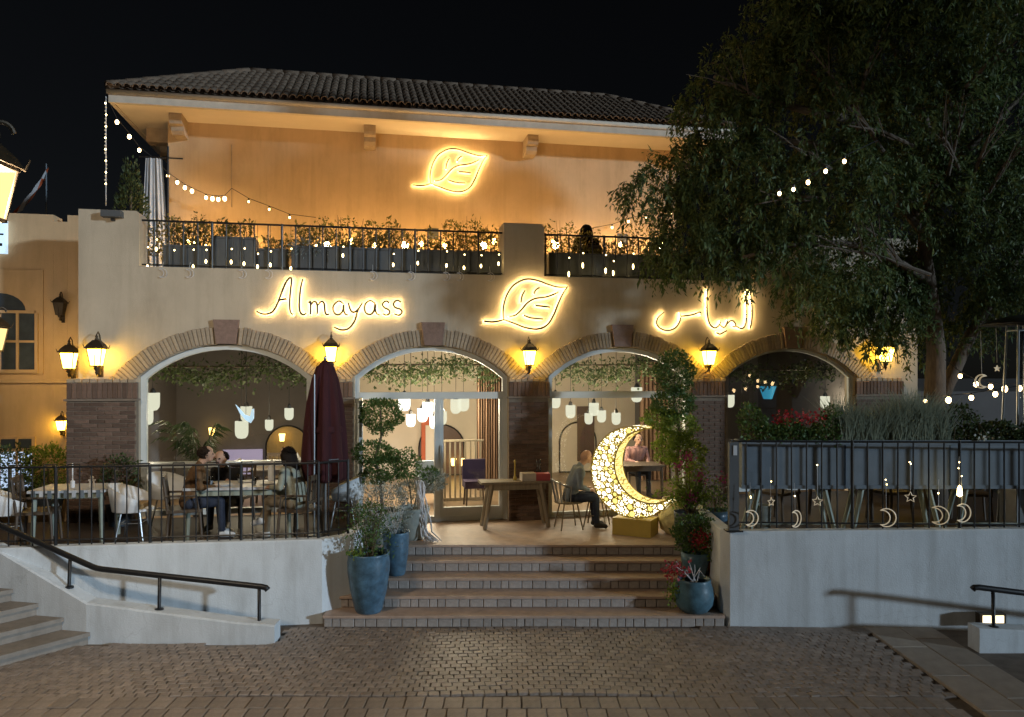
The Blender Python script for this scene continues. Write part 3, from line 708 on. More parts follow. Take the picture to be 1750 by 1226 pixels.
for px in (2, 32): MB().bb(LS(px)-.02, LS(px)+.02, -.085, -.066, FZ(30, 842, NN), FZ(30, 746, NN)).build('glazing_bar', 'ochre', lw)
# flag on the roof behind
fg = thing('flag', 'limp red and white flag on a thin pole above the left parapet', 'flag', W(79, 420, 22))
ph = (420-280)/FPX*22
MB().tube([(0, 0, 0), (0, 0, ph)], .02, 6).build('pole', 'graymetal', fg)
fz = (420-312)/FPX*22
cl = MB(); K = 10
for k in range(K):
    a = k/(K-1); x = -a*.62+.09*math.sin(a*9); z = fz-a*1.0+.12
    cl.add([], [])
V1 = []
for k in range(K):
    a = k/(K-1)
    for j in range(5):
        b = j/4; V1.append((-a*.75+(b-.5)*.30*(.6+a), .09*math.sin(b*6+a*5), fz+.25-a*1.05+(b-.5)*.35))
for nm, j0, mt in (('red_band', 0, 'red_paint'), ('white_band', 1, 'tablewhite'), ('white_stripe', 2, 'tablewhite'), ('red_edge', 3, 'red_paint')):
    MB().add([V1[k*5+j0+e] for k in range(K) for e in (0, 1)], [(2*k, 2*k+1, 2*k+3, 2*k+2) for k in range(K-1)]).build(nm, mt, fg)
sg = fthing('lit_sign', 'pale blue lit sign on the wall at the left edge', 'sign', FS(-12, NN), NN, FZ(0, 406, NN))
MB().bb(-.6, FS(14, NN)-FS(-12, NN), -.12, -.002, -.29, .29).build('sign_box', 'em_cool', sg)
for (a, b, c_, d) in ((.0, .22, .02, .05), (.05, .16, .12, .16), (.0, .10, -.06, -.03), (.1, .2, -.17, -.12), (-.05, .05, -.24, -.2)):
    MB().bb(a, b, -.126, -.121, c_, d).build('letter_stroke', 'iron', sg)

# ================================================================== lanterns
def lantern(t, sc=1.0, glow='em_lamp', bracket=True, lit=True):
    """tapered four-sided lantern; origin = centre of the glass; wall is at +y"""
    h = .17*sc; a0, a1 = .085*sc, .135*sc
    gl = MB(); P = [(-a0, -a0, -h), (a0, -a0, -h), (a0, a0, -h), (-a0, a0, -h), (-a1, -a1, h), (a1, -a1, h), (a1, a1, h), (-a1, a1, h)]
    gl.add(P, [(i, (i+1) % 4, 4+(i+1) % 4, 4+i) for i in range(4)]).build('glass', glow, t)
    fr = MB()
    for i in range(4): fr.tube([Vector(P[i])*1.03, Vector(P[4+i])*1.03], .010*sc, 6)
    for z, a in ((-h, a0*1.04), (h, a1*1.04)):
        fr.box((0, -a, z), (2*a+.02*sc, .02*sc, .022*sc)).box((0, a, z), (2*a+.02*sc, .02*sc, .022*sc)).box((-a, 0, z), (.02*sc, 2*a, .022*sc)).box((a, 0, z), (.02*sc, 2*a, .022*sc))
    fr.box((0, -(a0+a1)/2*1.02, 0), (.012*sc, .012*sc, 2*h))
    fr.build('frame', 'bronze', t)
    cp = MB(); q = [(-a1*1.25, -a1*1.25, h+.012*sc), (a1*1.25, -a1*1.25, h+.012*sc), (a1*1.25, a1*1.25, h+.012*sc), (-a1*1.25, a1*1.25, h+.012*sc)]
    q2 = [(x*.8, y*.8, z+.07*sc) for x, y, z in q]; q3 = [(x*.35, y*.35, z+.16*sc) for x, y, z in q]; 
    cp.add(q+q2+q3, [(3, 2, 1, 0), (8, 9, 10, 11)]+[(k*4+i, k*4+(i+1) % 4, k*4+4+(i+1) % 4, k*4+4+i) for k in range(2) for i in range(4)])
    for i in range(4):
        v = Vector(q[i]); cp.tube([v*.97, v*1.12+Vector((0, 0, .05*sc))], [.012*sc, .004*sc], 6)
    cp.build('cap', 'bronze', t)
    MB().lathe([(.03*sc, h+.16*sc), (.045*sc, h+.19*sc), (.02*sc, h+.215*sc), (.03*sc, h+.24*sc), (.004*sc, h+.30*sc)], 10).build('finial', 'bronze', t, smooth=True)
    MB().lathe([(a0*.9, -h-.005*sc), (.05*sc, -h-.04*sc), (.06*sc, -h-.06*sc), (.02*sc, -h-.10*sc), (.035*sc, -h-.13*sc), (.006*sc, -h-.19*sc)][::-1], 10).build('tail', 'bronze', t, smooth=True)
    if bracket:
        b = MB(); b.tube([(0, .02*sc, -h-.05*sc), (0, .1*sc, -h-.16*sc), (0, .2*sc, -h-.19*sc), (0, .235*sc, -h-.12*sc)], .014*sc, 8)
        b.box((0, .24*sc, -h-.07*sc), (.09*sc, .025*sc, .3*sc)); b.tube([(0, .24*sc, h+.05*sc), (0, .17*sc, h+.28*sc), (0, .08*sc, h+.34*sc), (0, .0, h+.28*sc)], .012*sc, 8)
        b.build('bracket', 'bronze', t)
SC = [(165, 611, 'lit wall lantern on the left corner pier, beside the leftmost arch', .80), (566, 606, 'lit wall lantern just above the closed burgundy parasol', .74),
      (905, 612, 'lit wall lantern between the door arch and the arch behind the moon', .74), (1212, 612, 'lit wall lantern below the Arabic lettering', .76),
      (1514, 606, 'lit wall lantern half hidden by tree leaves', .85)]
for px, py, lb, k in SC:
    s, z = FP(px, py, -.26*k); t = fthing('wall_lantern', lb, 'lantern', s, -.255*k, z, 'wall lanterns on the facade'); lantern(t, k)
s, z = FP(118, 617, .6); t = fthing('wall_lantern', 'lit lantern on a curved bracket at the outer side of the left corner pier', 'lantern', s, .6, z, 'wall lanterns on the facade'); lantern(t, .78)
s, z = FP(102, 728, NN-.2); t = fthing('wall_lantern', 'low lit lantern behind the bush, left of the corner pier', 'lantern', s, NN-.14, z, 'wall lanterns on the facade'); lantern(t, .5)
s, z = FP(101, 528, NN-.2); t = fthing('wall_lantern', 'unlit dark lantern high on the ochre wall', 'lantern', s, NN-.16, z, 'wall lanterns on the facade'); lantern(t, .6, 'bronze')
# street lamps at the left edge
def street(label, p, sc, base, watts):
    t = thing('street_lamp', label, 'street lamp', (p[0], p[1], base)); g = bpy.data.objects.new('lantern_head', None); COL.objects.link(g); g.parent = t
    hz = p[2]-base
    class T: pass
    # lantern geometry goes straight under the lamp, lifted to its height
    before = set(bpy.data.objects); lantern(t, sc, 'em_street', False); bulb_light(t, (0, 0, 0), watts, (1, .82, .60), .22)
    for o in set(bpy.data.objects)-before: o.location.z += hz
    bpy.data.objects.remove(g)
    hh = .17*sc
    MB().lathe([(.14, 0), (.15, .05), (.11, .12), (.10, .5), (.06, .6), (.045, .75), (.04, hz-hh-.30*sc), (.06, hz-hh-.26*sc), (.03, hz-hh-.20*sc)], 14).build('post', 'bronze', t, smooth=True)
    cr = MB()
    for a in range(4):
        c, s_ = math.cos(a*math.pi/2+.8), math.sin(a*math.pi/2+.8); pts = []
        for i in range(14):
            th = i/13*4.6; r = .075*sc*(1-i/20); pts.append((c*(.10*sc+r*math.cos(th)), s_*(.10*sc+r*math.cos(th)), hz+hh+.24*sc+r*math.sin(th)))
        cr.tube(pts, .016*sc, 7)
    cr.build('scroll_crown', 'bronze', t)
    return t
street('tall street lamp with glowing lantern cut by the left edge', W(-31, 328, 6.0), 1.25, 0, 620)
street('second, farther street lamp whose lit lantern barely shows at the left edge', W(-13, 580, 11.6), 1.05, DZ, 30)

# ================================================================== halo signs
def smooth(pts, k=5):
    P = [Vector((*p, 0)) for p in pts]; out = []
    for i in range(len(P)-1):
        a, b, c, d = P[max(i-1, 0)], P[i], P[i+1], P[min(i+2, len(P)-1)]
        for j in range(k):
            t = j/k; out.append(.5*((2*b)+(c-a)*t+(2*a-5*b+4*c-d)*t*t+(3*b-a-3*c+d)*t**3))
    out.append(P[-1]); return [(p.x, p.y) for p in out]
def sign(name, label, strokes, n, rad=.018, off=.055, ox=None, letters=None):
    allp = [p for st in strokes for p in st[1]]; cx = sum(p[0] for p in allp)/len(allp); cyy = sum(p[1] for p in allp)/len(allp)
    s, z = FP(cx, cyy, n); t = fthing(name, label, 'sign', s, n, z)
    for nm, st, kk in strokes:
        pts = smooth(st, kk); loc = []
        for p in pts: a, b = FP(p[0], p[1], n-off); loc.append((a-s, b-z))
        N = len(loc); rr = [rad*(.55+.45*math.sin(math.pi*min(1, (i+.4)/(N)*1.0))**.5) for i in range(N)]
        f = MB().tube([(x, -off, y) for x, y in loc], rr, 7).build(nm, 'sign_face', t)
        MB().tube([(x, -off+.022, y) for x, y in loc], .0065, 5).build('led_strip', 'em_sign', f)
        for i in (N//4, 3*N//4): MB().tube([(loc[i][0], -off, loc[i][1]), (loc[i][0], 0, loc[i][1])], .003, 5).build('standoff', 'sign_face', f)
    return t
Z = lambda L, x0=420, y0=440, k=3.017: [(x0+x/k, y0+y/k) for x, y in L]
word = [('letter_a', [(55, 278), (80, 290), (108, 292), (140, 278), (165, 235), (185, 182), (205, 135), (224, 108), (236, 112), (233, 150), (228, 200), (226, 250), (232, 285), (247, 296)]), ('letter_a_bar', [(170, 222), (190, 217), (212, 214)]),
        ('letter_l', [(295, 110), (284, 150), (278, 200), (276, 258), (282, 285), (298, 296), (312, 288)]),
        ('letter_m', [(323, 238), (332, 228), (335, 245), (333, 296)]), ('letter_m_arch', [(334, 250), (350, 229), (365, 236), (369, 262), (369, 295)]), ('letter_m_arch', [(370, 250), (388, 229), (404, 238), (408, 275), (416, 294), (432, 292)]),
        ('letter_a', [(505, 242), (482, 226), (459, 240), (450, 266), (460, 290), (480, 296), (498, 280), (505, 244), (506, 275), (515, 294), (528, 296)]),
        ('letter_y', [(530, 234), (535, 260), (548, 281), (566, 280), (582, 262)]), ('letter_y_tail', [(602, 234), (578, 275), (560, 330), (530, 367), (492, 374), (455, 360)]),
        ('letter_a', [(667, 238), (642, 224), (619, 238), (612, 265), (622, 289), (644, 294), (660, 277), (667, 240), (669, 275), (678, 293), (692, 296)]),
        ('letter_s', [(742, 236), (723, 226), (706, 240), (713, 258), (735, 270), (742, 285), (728, 298), (706, 291)]),
        ('letter_s', [(802, 233), (781, 222), (762, 238), (770, 258), (796, 268), (805, 283), (790, 298), (763, 291)])]
sign('halo_lit_sign', 'glowing word Almayass in thin script letters above the left arches', [(n_, Z(p), 5) for n_, p in word], -.001)
LEAF = [('leaf_stem', [(1225, 328), (1262, 333), (1300, 330), (1330, 321)]),
        ('leaf_outline', [(1330, 321), (1327, 270), (1340, 210), (1370, 155), (1410, 125), (1452, 112), (1502, 119), (1560, 140), (1610, 154), (1652, 153)]),
        ('leaf_outline', [(1660, 150), (1636, 185), (1610, 240), (1586, 300), (1552, 350), (1502, 370), (1440, 362), (1385, 341), (1330, 321)]),
        ('leaf_vein', [(1355, 305), (1390, 298), (1420, 272), (1452, 235), (1492, 213), (1550, 204), (1590, 190), (1612, 178)]),
        ('leaf_vein', [(1440, 170), (1424, 200), (1419, 236)]), ('leaf_vein', [(1515, 155), (1496, 168), (1484, 190)]), ('leaf_vein', [(1490, 248), (1530, 252), (1566, 257)]), ('leaf_vein', [(1432, 298), (1472, 312), (1532, 318)])]
low = [(n_, Z(p), 5) for n_, p in LEAF]
sign('halo_lit_sign', 'glowing leaf emblem on the parapet between the two wordings', low, -.001, .018)
up_ = [(n_, [(705+(x-826)*.885, 316+(y-548.7)*.862) for x, y in p], 5) for n_, p, _ in low]
sign('halo_lit_sign', 'glowing leaf emblem high on the upper wall under the eaves', up_, NW-.001, .017)
ZA = lambda L: Z(L, 900, 440, 3.5)
ar = [('letter_seen', [(822, 328), (788, 358), (777, 392), (797, 424), (842, 438), (886, 424), (912, 392), (921, 356), (913, 332)]), ('letter_seen', [(921, 352), (960, 349), (1000, 341), (1038, 328), (1039, 348)]),
      ('letter_alef', [(1080, 190), (1077, 270), (1082, 350), (1097, 400), (1122, 421), (1142, 416), (1156, 398), (1158, 378)]), ('letter_yeh', [(1158, 405), (1180, 420), (1196, 400), (1201, 376)]),
      ('letter_meem', [(1200, 400), (1215, 382), (1234, 380), (1250, 400), (1246, 415), (1228, 410)]), ('letter_lam', [(1250, 410), (1285, 426), (1308, 404), (1316, 345), (1311, 200)]),
      ('letter_alef', [(1333, 190), (1345, 275), (1349, 345), (1343, 400), (1334, 426)]), ('letter_dots', [(1133, 448), (1155, 459), (1178, 449), (1197, 438)])]
sign('halo_lit_sign', 'glowing Arabic lettering at the right end of the parapet', [(n_, ZA(p), 5) for n_, p in ar], -.001, .017)

# ================================================================== railings
def fence(label, P, z0, h, gap, posts=(), bar=.009, loops=True, zt=None, segs=6):
    """P: list of xy points; bars parts"""
    t = thing('iron_fence', label, 'fence', (P[0][0], P[0][1], z0 if not zt else 0)); o = Vector((P[0][0], P[0][1])); base = 0 if not zt else None
    for a, b in zip(P[:-1], P[1:]):
        a, b = Vector(a)-o, Vector(b)-o; d = b-a; L = d.length; n = max(1, round(L/gap))
        for zz, r in ((h, .016), (.07, .012)):
            MB().tube([(a.x, a.y, zz), (b.x, b.y, zz)], r, 6).build('rail', 'iron', t)
        for i in range(n+1):
            p = a+d*(i/n); jit = random.uniform(-.006, .006)
            thick = (i % 8 == 0) or i == n
            MB().tube([(p.x+jit, p.y, 0), (p.x, p.y, h+(.0 if not thick else .02))], (.020 if thick else bar), segs).build('post' if thick else 'bar', 'iron', t)
            if loops and i % 3 == 1 and i < n:
                q = a+d*((i+1)/n); MB().tube([(p.x, p.y, h-.005), (p.x, p.y, h+.03), (q.x, q.y, h+.03), (q.x, q.y, h-.005)], bar, 5).build('loop', 'iron', t)
    return t
fence('black iron fence on the left retaining wall in front of the diners', [(-9.3, 9.51), (-6.0, 9.93), (-2.66, 10.38), (-2.32, 10.68)], LT, 1.03, .145)
rf = fence('black iron fence on the right retaining wall in front of the grey planters', [(2.98, 10.26), (6.0, 10.12), (9.3, 9.98)], 1.32, 1.17, .20, loops=False, bar=.011)
np_ = thing('gate_post', 'thick dark square post at the left end of the right fence', 'post', (2.98, 10.16, 1.29))
MB().box((0, 0, .6), (.13, .08, 1.2)).build('post', 'darktrough', np_); MB().box((.01, -.046, 1.09), (.05, .012, .13)).build('sticker', 'tablewhite', np_); MB().box((0, 0, .01), (.22, .16, .02)).build('base_plate', 'iron', np_)
# upper railings, in the facade frame
def frail(label, pa, pb, n, z0, z1, gap):
    s0, s1 = FS(pa, n), FS(pb, n); t = fthing('balcony_railing', label, 'railing', s0, n, z0); L = s1-s0; h = z1-z0; k = round(L/gap)
    for zz, r in ((h, .018), (.05, .014)): MB().tube([(0, 0, zz), (L, 0, zz)], r, 6).build('rail', 'iron', t)
    for i in range(k+1): MB().tube([(L*i/k, 0, 0), (L*i/k, 0, h+(.02 if i % 5 == 0 else 0))], .020 if i % 5 == 0 else .011, 6).build('post' if i % 5 == 0 else 'bar', 'iron', t)
frail('iron balcony railing of the upper terrace left of the middle parapet block', 239, 860, .15, TOPZ, 5.94, .225)
frail('iron balcony railing of the upper terrace right of the middle parapet block', 932, 1298, .15, TOPZ, 5.94, .225)

# ================================================================== upper terrace: troughs, lamps, plants
TZ = 4.95
def trough(label, pa, pb, n, zt, legs=False, m='darktrough', z0=TZ, grp='planter troughs on the upper terrace'):
    s0, s1 = FS(pa, n), FS(pb, n); t = fthing('planter_trough', label, 'planter', s0, n, z0, grp); L = s1-s0; h = zt-z0
    w = .2; b = MB(); n_ = max(2, int(L/.28))
    b.bb(0, L, -w, -w+.02, 0, h).bb(0, L, w-.02, w, 0, h).bb(0, .02, -w+.02, w-.02, 0, h).bb(L-.02, L, -w+.02, w-.02, 0, h)
    b.build('box', m, t)
    MB().bb(.021, L-.021, -w+.021, w-.021, .02, h-.05).build('soil', 'soil', t)
    for i in range(1, n_): MB().box((L*i/n_, -w-.004, h/2), (.02, .008, h)).build('rib', m, t)
    MB().bb(-.012, L+.012, -w-.02, -w+.0, h-.02, h+.015).build('rim', m, t)
    return t, s0, L
def bush(parent, mb_, x0, x1, y0, y1, z0, hgt, n, m, ln=.07, wd=.03, stems=10, name='foliage', tuft=False):
    xs = RNG.uniform(x0, x1, n); ys = RNG.uniform(y0, y1, n)
    if tuft:
        V = []; k = n
        bx = RNG.uniform(x0, x1, k); by = RNG.uniform(y0, y1, k); an = RNG.normal(0, .22, k); an2 = RNG.normal(0, .2, k); hh = hgt*RNG.uniform(.45, 1.1, k)*(1+.2*np.sin(bx*5)); w = .006
        for i in range(k):
            p = np.array([bx[i], by[i], z0]); q = p+np.array([an[i]*hh[i]*.5, an2[i]*hh[i]*.5, hh[i]*.6]); r = p+np.array([an[i]*hh[i]*1.35, an2[i]*hh[i]*1.35, hh[i]])
            V += [p+[-w, 0, 0], p+[w, 0, 0], q+[w*.8, 0, 0], q-[w*.8, 0, 0], q-[w*.8, 0, 0], q+[w*.8, 0, 0], r+[w*.2, 0, 0], r-[w*.2, 0, 0]]
        return polys(name, m, np.array(V), 2*k, 4, parent)
    env = hgt*(.62+.22*np.sin(xs*4.3+x0*3)+.16*np.sin(xs*11+1))
    zs = z0+env*RNG.uniform(.0, 1, n)**.8
    pos = np.stack([xs, ys, zs], 1); d = RNG.normal(size=(n, 3))*.7+np.array([0, 0, .4])
    leaves(name, m, pos, d, ln, wd, parent)
    st = MB()
    for i in range(stems):
        x = random.uniform(x0, x1); y = random.uniform(y0, y1); e = hgt*(.62+.22*math.sin(x*4.3+x0*3)+.16*math.sin(x*11+1))*random.uniform(.7, 1.08)
        st.tube([(x, y, z0-.04), (x+random.uniform(-.05, .05), y, z0+e*.5), (x+random.uniform(-.1, .1), y, z0+e)], [.007, .005, .003], 4)
    if stems: st.build('stems', 'stem', parent)
ZT_ = FZ(600, 428, .5)
t, s0, L = trough('long slatted dark planter trough left of the middle parapet block', 500, 856, .5, FZ(680, 430, .5)); bush(t, 0, .05, L-.05, -.15, .15, FZ(680, 430, .5)-TZ-.05, .55, 1500, 'leaf_dry', .08, .035, 46)
t2, s0, L2 = trough('raised dark planter trough near the left end of the upper railing', 368, 440, .55, FZ(400, 410, .55)); bush(t2, 0, .05, L2-.05, -.1, .1, FZ(400, 410, .55)-TZ-.05, .45, 260, 'leaf_dry', .08, .035, 10)
t3, s0, L3 = trough('low dark planter trough at the far left of the upper railing', 284, 362, .62, FZ(320, 424, .62)); bush(t3, 0, .05, L3-.05, -.15, .15, FZ(320, 424, .62)-TZ-.05, .6, 500, 'leaf_dry', .08, .035, 26)
t4, s0, L4 = trough('dark planter trough right of the middle parapet block', 934, 1190, .5, FZ(1000, 438, .5)); bush(t4, 0, .05, L4-.05, -.15, .15, FZ(1000, 438, .5)-TZ-.05, .5, 900, 'leaf_dry', .08, .035, 34)
t5, s0, L5 = trough('narrow dark planter trough with silvery tuft beside the railing post', 444, 494, .6, FZ(470, 430, .6)); bush(t5, 0, .05, L5-.05, -.15, .15, FZ(470, 430, .6)-TZ-.05, .35, 200, 'leaf_dry', .07, .03, 8)
sv = fthing('trailing_plant', 'silvery trailing tuft spilling over the long upper trough', 'plant', FS(530, .42), .4, FZ(530, 432, .42))
pp, dd = ell(420, (0, 0, .06), (.42, .2, .16), .3); leaves('foliage', 'leaf_silver', pp, dd+np.array([0, 0, -.3]), .07, .02, sv)
# taller shrubs on the terrace, backlit
for j, (px, py, w, h, lb) in enumerate([(585, 374, 1.0, .62, 'wide backlit shrub on the upper terrace right of the railing post'), (655, 378, .6, .5, 'thin backlit shrub on the upper terrace, left of centre'), (800, 376, .85, .5, 'backlit shrub beside the middle parapet block, left of it'),
                                        (330, 372, .8, .55, 'backlit shrub near the white curtain on the upper terrace'), (968, 384, .9, .5, 'backlit shrub beside the middle parapet block, right of it'), (1108, 378, .7, .5, 'backlit shrub below the drooping tree branch')]):
    s, z = FP(px, py, .95); sh = fthing('terrace_shrub', lb, 'shrub', s, .95, TZ, 'shrubs on the upper terrace')
    MB().lathe([(.16, 0), (.2, .3), (.21, .32)], 14).build('pot', 'darktrough', sh)
    top = z-TZ; n = int(1000*w)
    a = RNG.uniform(-w, w, n); hgt = top*(.72+.28*np.cos(a/w*1.4)+.06*np.sin(a*14)); zz = .3+(hgt-.3)*RNG.uniform(.3, 1, n)
    leaves('foliage', 'leaf_dry', np.stack([a, RNG.uniform(-.22, .22, n), zz], 1), RNG.normal(size=(n, 3))+np.array([0, 0, .5]), .075, .036, sh)
    st = MB()
    for i in range(int(14*w)+4):
        x = random.uniform(-w, w); e = top*(.72+.28*math.cos(x/w*1.4))*random.uniform(.85, 1.06); st.tube([(x*.15, 0, .3), (x*.7, random.uniform(-.1, .1), .3+(e-.3)*.5), (x, random.uniform(-.15, .15), e)], [.01, .006, .003], 4)
    st.build('stems', 'stem', sh)
# lamps on the terrace floor behind the plants
for px, lb in ((335, 'globe lamp glowing behind the left upper planter'), (560, 'globe lamp glowing behind the wide backlit shrub'), (692, 'globe lamp glowing behind the middle of the long trough'), (826, 'globe lamp glowing left of the middle parapet block'), (950, 'globe lamp glowing right of the middle parapet block'), (1130, 'globe lamp glowing behind the drooping branch')):
    s = FS(px, 1.9); z = FZ(px, 420, 1.9); t = fthing('terrace_lamp', lb, 'lamp', s, 1.9, TZ, 'lamps on the upper terrace')
    MB().ball((0, 0, z-TZ), .07, 12, 8).build('globe', 'em_up', t, smooth=True); MB().lathe([(.11, 0), (.11, .02), (.018, .03), (.018, z-TZ-.07)], 12).build('stand', 'bronze', t)
for j, px in enumerate((322, 352, 430, 540, 600, 640, 720, 760, 845, 945, 1000, 1060, 1110)):
    s = FS(px, 3.12); t = fthing('wall_washer', 'small lamp at the foot of the upper wall, %s from the left' % ORD[j], 'lamp', s, 3.12, TZ, 'wall washers on the upper terrace'); hz_ = FZ(px, 418+random.uniform(-6, 8), 3.12)-TZ
    MB().ball((0, 0, hz_), (.045, .045, .06), 10, 7).build('globe', 'em_up2', t, smooth=True); MB().lathe([(.06, 0), (.06, .02), (.012, .03), (.012, hz_-.06)], 10).build('stand', 'bronze', t)
# curtain, topiary, rope light
s = FS(266, 2.5); zt_ = FZ(266, 271, 2.5); cu = fthing('curtain', 'white curtain gathered at the left corner of the upper terrace', 'curtain', s, 2.5, TZ)
cm = MB(); K = 40; hh = zt_-TZ; vs = []
for r_ in range(9):
    f = r_/8
    for k in range(K):
        x = (k/(K-1)-.5)*(.30+.12*math.sin(f*2.2)+.06*f); vs.append((x-.03*(1-f), .022*math.sin(k*.9+f*.7)+.015*math.sin(k*.4), hh*(1-f)+.0))
cm.add(vs, [(r_*K+k, r_*K+k+1, (r_+1)*K+k+1, (r_+1)*K+k) for r_ in range(8) for k in range(K-1)]); cm.build('cloth', 'curtain', cu, smooth=True)
MB().tube([(-.3, 0, hh+.02), (.5, 0, hh+.02)], .015, 6).tube([(.22, .02, 0), (.22, .02, hh+.25)], .02, 8).build('rod', 'iron', cu)
s = FS(224, 1.6); tp = fthing('column_cypress', 'dark clipped column of greenery behind the left parapet', 'shrub', s, 1.6, TZ); h_ = FZ(224, 284, 1.6)-TZ
MB().tube([(0, 0, 0), (0, 0, h_*.8)], [.04, .02], 6).build('trunk', 'bark', tp)
pp, dd = ell(2200, (0, 0, h_*.55), (.26, .26, h_*.47), .55); leaves('crown', 'leaf_dark', pp, dd+np.array([0, 0, .5]), .07, .03, tp)
def bulbs(name, label, pts, sag=0, r=.05, glow='em_bulb', ext=None, cat='string lights', drop=.07):
    P = [Vector(p) for p in pts]; t = thing(name, label, cat, P[0]); o = P[0]
    Q = [p-o for p in P]; line = ([Vector(ext[0])-o] if ext and ext[0] else []) + [q+Vector((0, 0, drop)) for q in Q] + ([Vector(ext[1])-o] if ext and ext[1] else [])
    MB().tube(line, .006, 5).build('cable', 'iron', t)
    r0_ = r
    for q in Q:
        r = r0_*random.uniform(.75, 1.1); MB().ball(q, (r*.85, r*.85, r*1.1), 10, 7).build('bulb', glow, t, smooth=True); MB().lathe([(.016, r*.9), (.02, r*.9+.03), (.012, drop)], 8, q).build('socket', 'iron', t)
    return t
def FW(px, py, n): s, z = FP(px, py, n); return F(s, n, z)
bulbs('string_light', 'three bulbs strung from the roof corner down to the white curtain', [FW(200, 209, 2.6), FW(221, 234, 2.9), FW(238, 257, 3.1)], ext=(FW(182, 165, 2.35), FW(262, 270, 3.2)), r=.05)
bulbs('string_light', 'bulbs strung along the left part of the upper wall', [FW(287, 301, 2.9), FW(303, 312, 2.9), FW(316, 321, 2.9), FW(328, 327, 2.95), FW(352, 338, 2.95), FW(363, 340, 2.95), FW(373, 341, 2.95), FW(384, 340, 2.95)], r=.042, ext=(FW(262, 272, 2.6), FW(396, 322, 3.2)))
bulbs('string_light', 'faint bulbs sagging along the upper wall towards the railing post', [FW(425, 345, 3.15), FW(460, 358, 3.1), FW(495, 372, 3.0)], r=.026, glow='em_fairy', ext=(FW(396, 322, 3.2), FW(540, 372, 2.9)))
bulbs('string_light', 'bulbs rising along the upper wall into the tree leaves', [FW(1046, 389, 3.0), FW(1074, 379, 3.05), FW(1104, 371, 3.1), FW(1147, 364, 3.1)], r=.034, glow='em_fairy', ext=(FW(1000, 392, 2.9), FW(1200, 345, 3.1)))
bulbs('string_light', 'bulbs glinting through the dark middle of the tree crown', [W(1332, 331, 10.3), W(1356, 324, 10.25), W(1381, 312, 10.2), W(1411, 293, 10.15), W(1443, 276, 10.1)], r=.032, ext=(W(1300, 338, 10.9), W(1500, 240, 10.6)))
bulbs('string_light', 'upper row of bulbs between the tree trunk and the patio heater', [W(1641, 643, 11.6), W(1668, 657, 11.6), W(1693, 661, 11.6), W(1717, 665, 11.6), W(1742, 664, 11.6)], r=.045, ext=(W(1615, 615, 11.9), W(1790, 655, 11.6)))
bulbs('string_light', 'lower row of bulbs over the grassy planters', [W(1581, 686, 11.4), W(1621, 684, 11.4), W(1660, 680, 11.4), W(1701, 674, 11.4)], r=.045, ext=(W(1560, 680, 11.5), W(1740, 660, 11.4)))
rl = fthing('rope_light', 'vertical strand of tiny lights hanging from the roof corner', 'string lights', FS(181, 2.4), 2.4, FZ(181, 352, 2.4)); hh = FZ(181, 165, 2.4)-FZ(181, 352, 2.4)
MB().tube([(0, 0, 0), (0, 0, hh)], .010, 6).build('cable', 'tablewhite', rl)
for i in range(22): MB().ball((random.uniform(-.012, .012), -.01, hh*(.2+.77*i/22)), .016, 6, 5).build('bulb', 'em_fairy_dim' if i % 3 else 'em_fairy', rl)
bx = fthing('flood_housing', 'small dark box light on top of the left parapet block', 'lamp', FS(191, -.1), -.08, FZ(191, 368, 0)); MB().box((0, 0, 0), (.30, .16, .10)).build('housing', 'darktrough', bx); MB().box((.0, .05, -.02), (.05, .1, .16)).build('bracket', 'iron', bx)

# ---------------- ornaments
def star_poly(r, k=5, q=.45): return [(r*(1 if i % 2 == 0 else q)*math.sin(math.pi*i/k), r*(1 if i % 2 == 0 else q)*math.cos(math.pi*i/k)) for i in range(2*k)]
def crescent(r, n=14):
    o = [(r*math.cos(a), r*math.sin(a)) for a in [R(-130+260*i/n) for i in range(n+1)]]
    c = r*.42; ri = math.hypot(o[-1][0]+c, o[-1][1]); aa = math.atan2(o[-1][1], o[-1][0]+c)
    return o + [(-c+ri*math.cos(aa-2*aa*i/n), ri*math.sin(aa-2*aa*i/n)) for i in range(1, n)]
ORN = [('crescent', 1283, 886, .105, 'hanging crescent ornament nearest the dark gate post'), ('star', 1318, 858, .07, 'hanging star ornament, first star from the gate post'), ('crescent', 1360, 887, .11, 'second hanging crescent ornament from the gate post'),
       ('star', 1397, 857, .08, 'hanging star ornament, second star from the gate post'), ('crescent', 1515, 885, .12, 'hanging crescent ornament at the middle of the right fence'), ('star', 1556, 850, .085, 'bright hanging star ornament right of the middle crescent'),
       ('crescent', 1604, 881, .12, 'hanging crescent ornament in front of the white packets'), ('crescent', 1645, 877, .12, 'rightmost hanging crescent ornament on the right fence'), ('lantern', 1640, 840, .05, 'tiny hanging lantern ornament above the rightmost crescent')]
for kind, px, py, r_, lb in ORN:
    p = W(px, py, 10.0); t = thing('fence_ornament', lb, 'ornament', p, random.uniform(-.6, .6), 'ornaments on the right fence')
    MB().tube([(0, .01, r_), (0, .02, .45+r_*.2)], .003, 4).build('wire', 'tablewhite', t)
    if kind == 'crescent': pts = crescent(r_); MB().tube([(x, 0, z) for x, z in pts], .0075, 6, closed=True).build('outline', 'em_fairy_dim', t)
    elif kind == 'star': MB().tube([(x, 0, z) for x, z in star_poly(r_*.85)], .007, 5, closed=True).build('star', 'em_fairy_dim', t)
    else: MB().lathe([(.01, -.07), (.035, -.05), (.028, .04), (.006, .08)], 8).build('body', 'em_fairy', t)
    for k in range(random.choice((1, 1, 2))): MB().ball((random.uniform(-.01, .01), .01, r_+random.uniform(.06, .4)), .008, 6, 4).build('bulb', 'em_fairy', t)
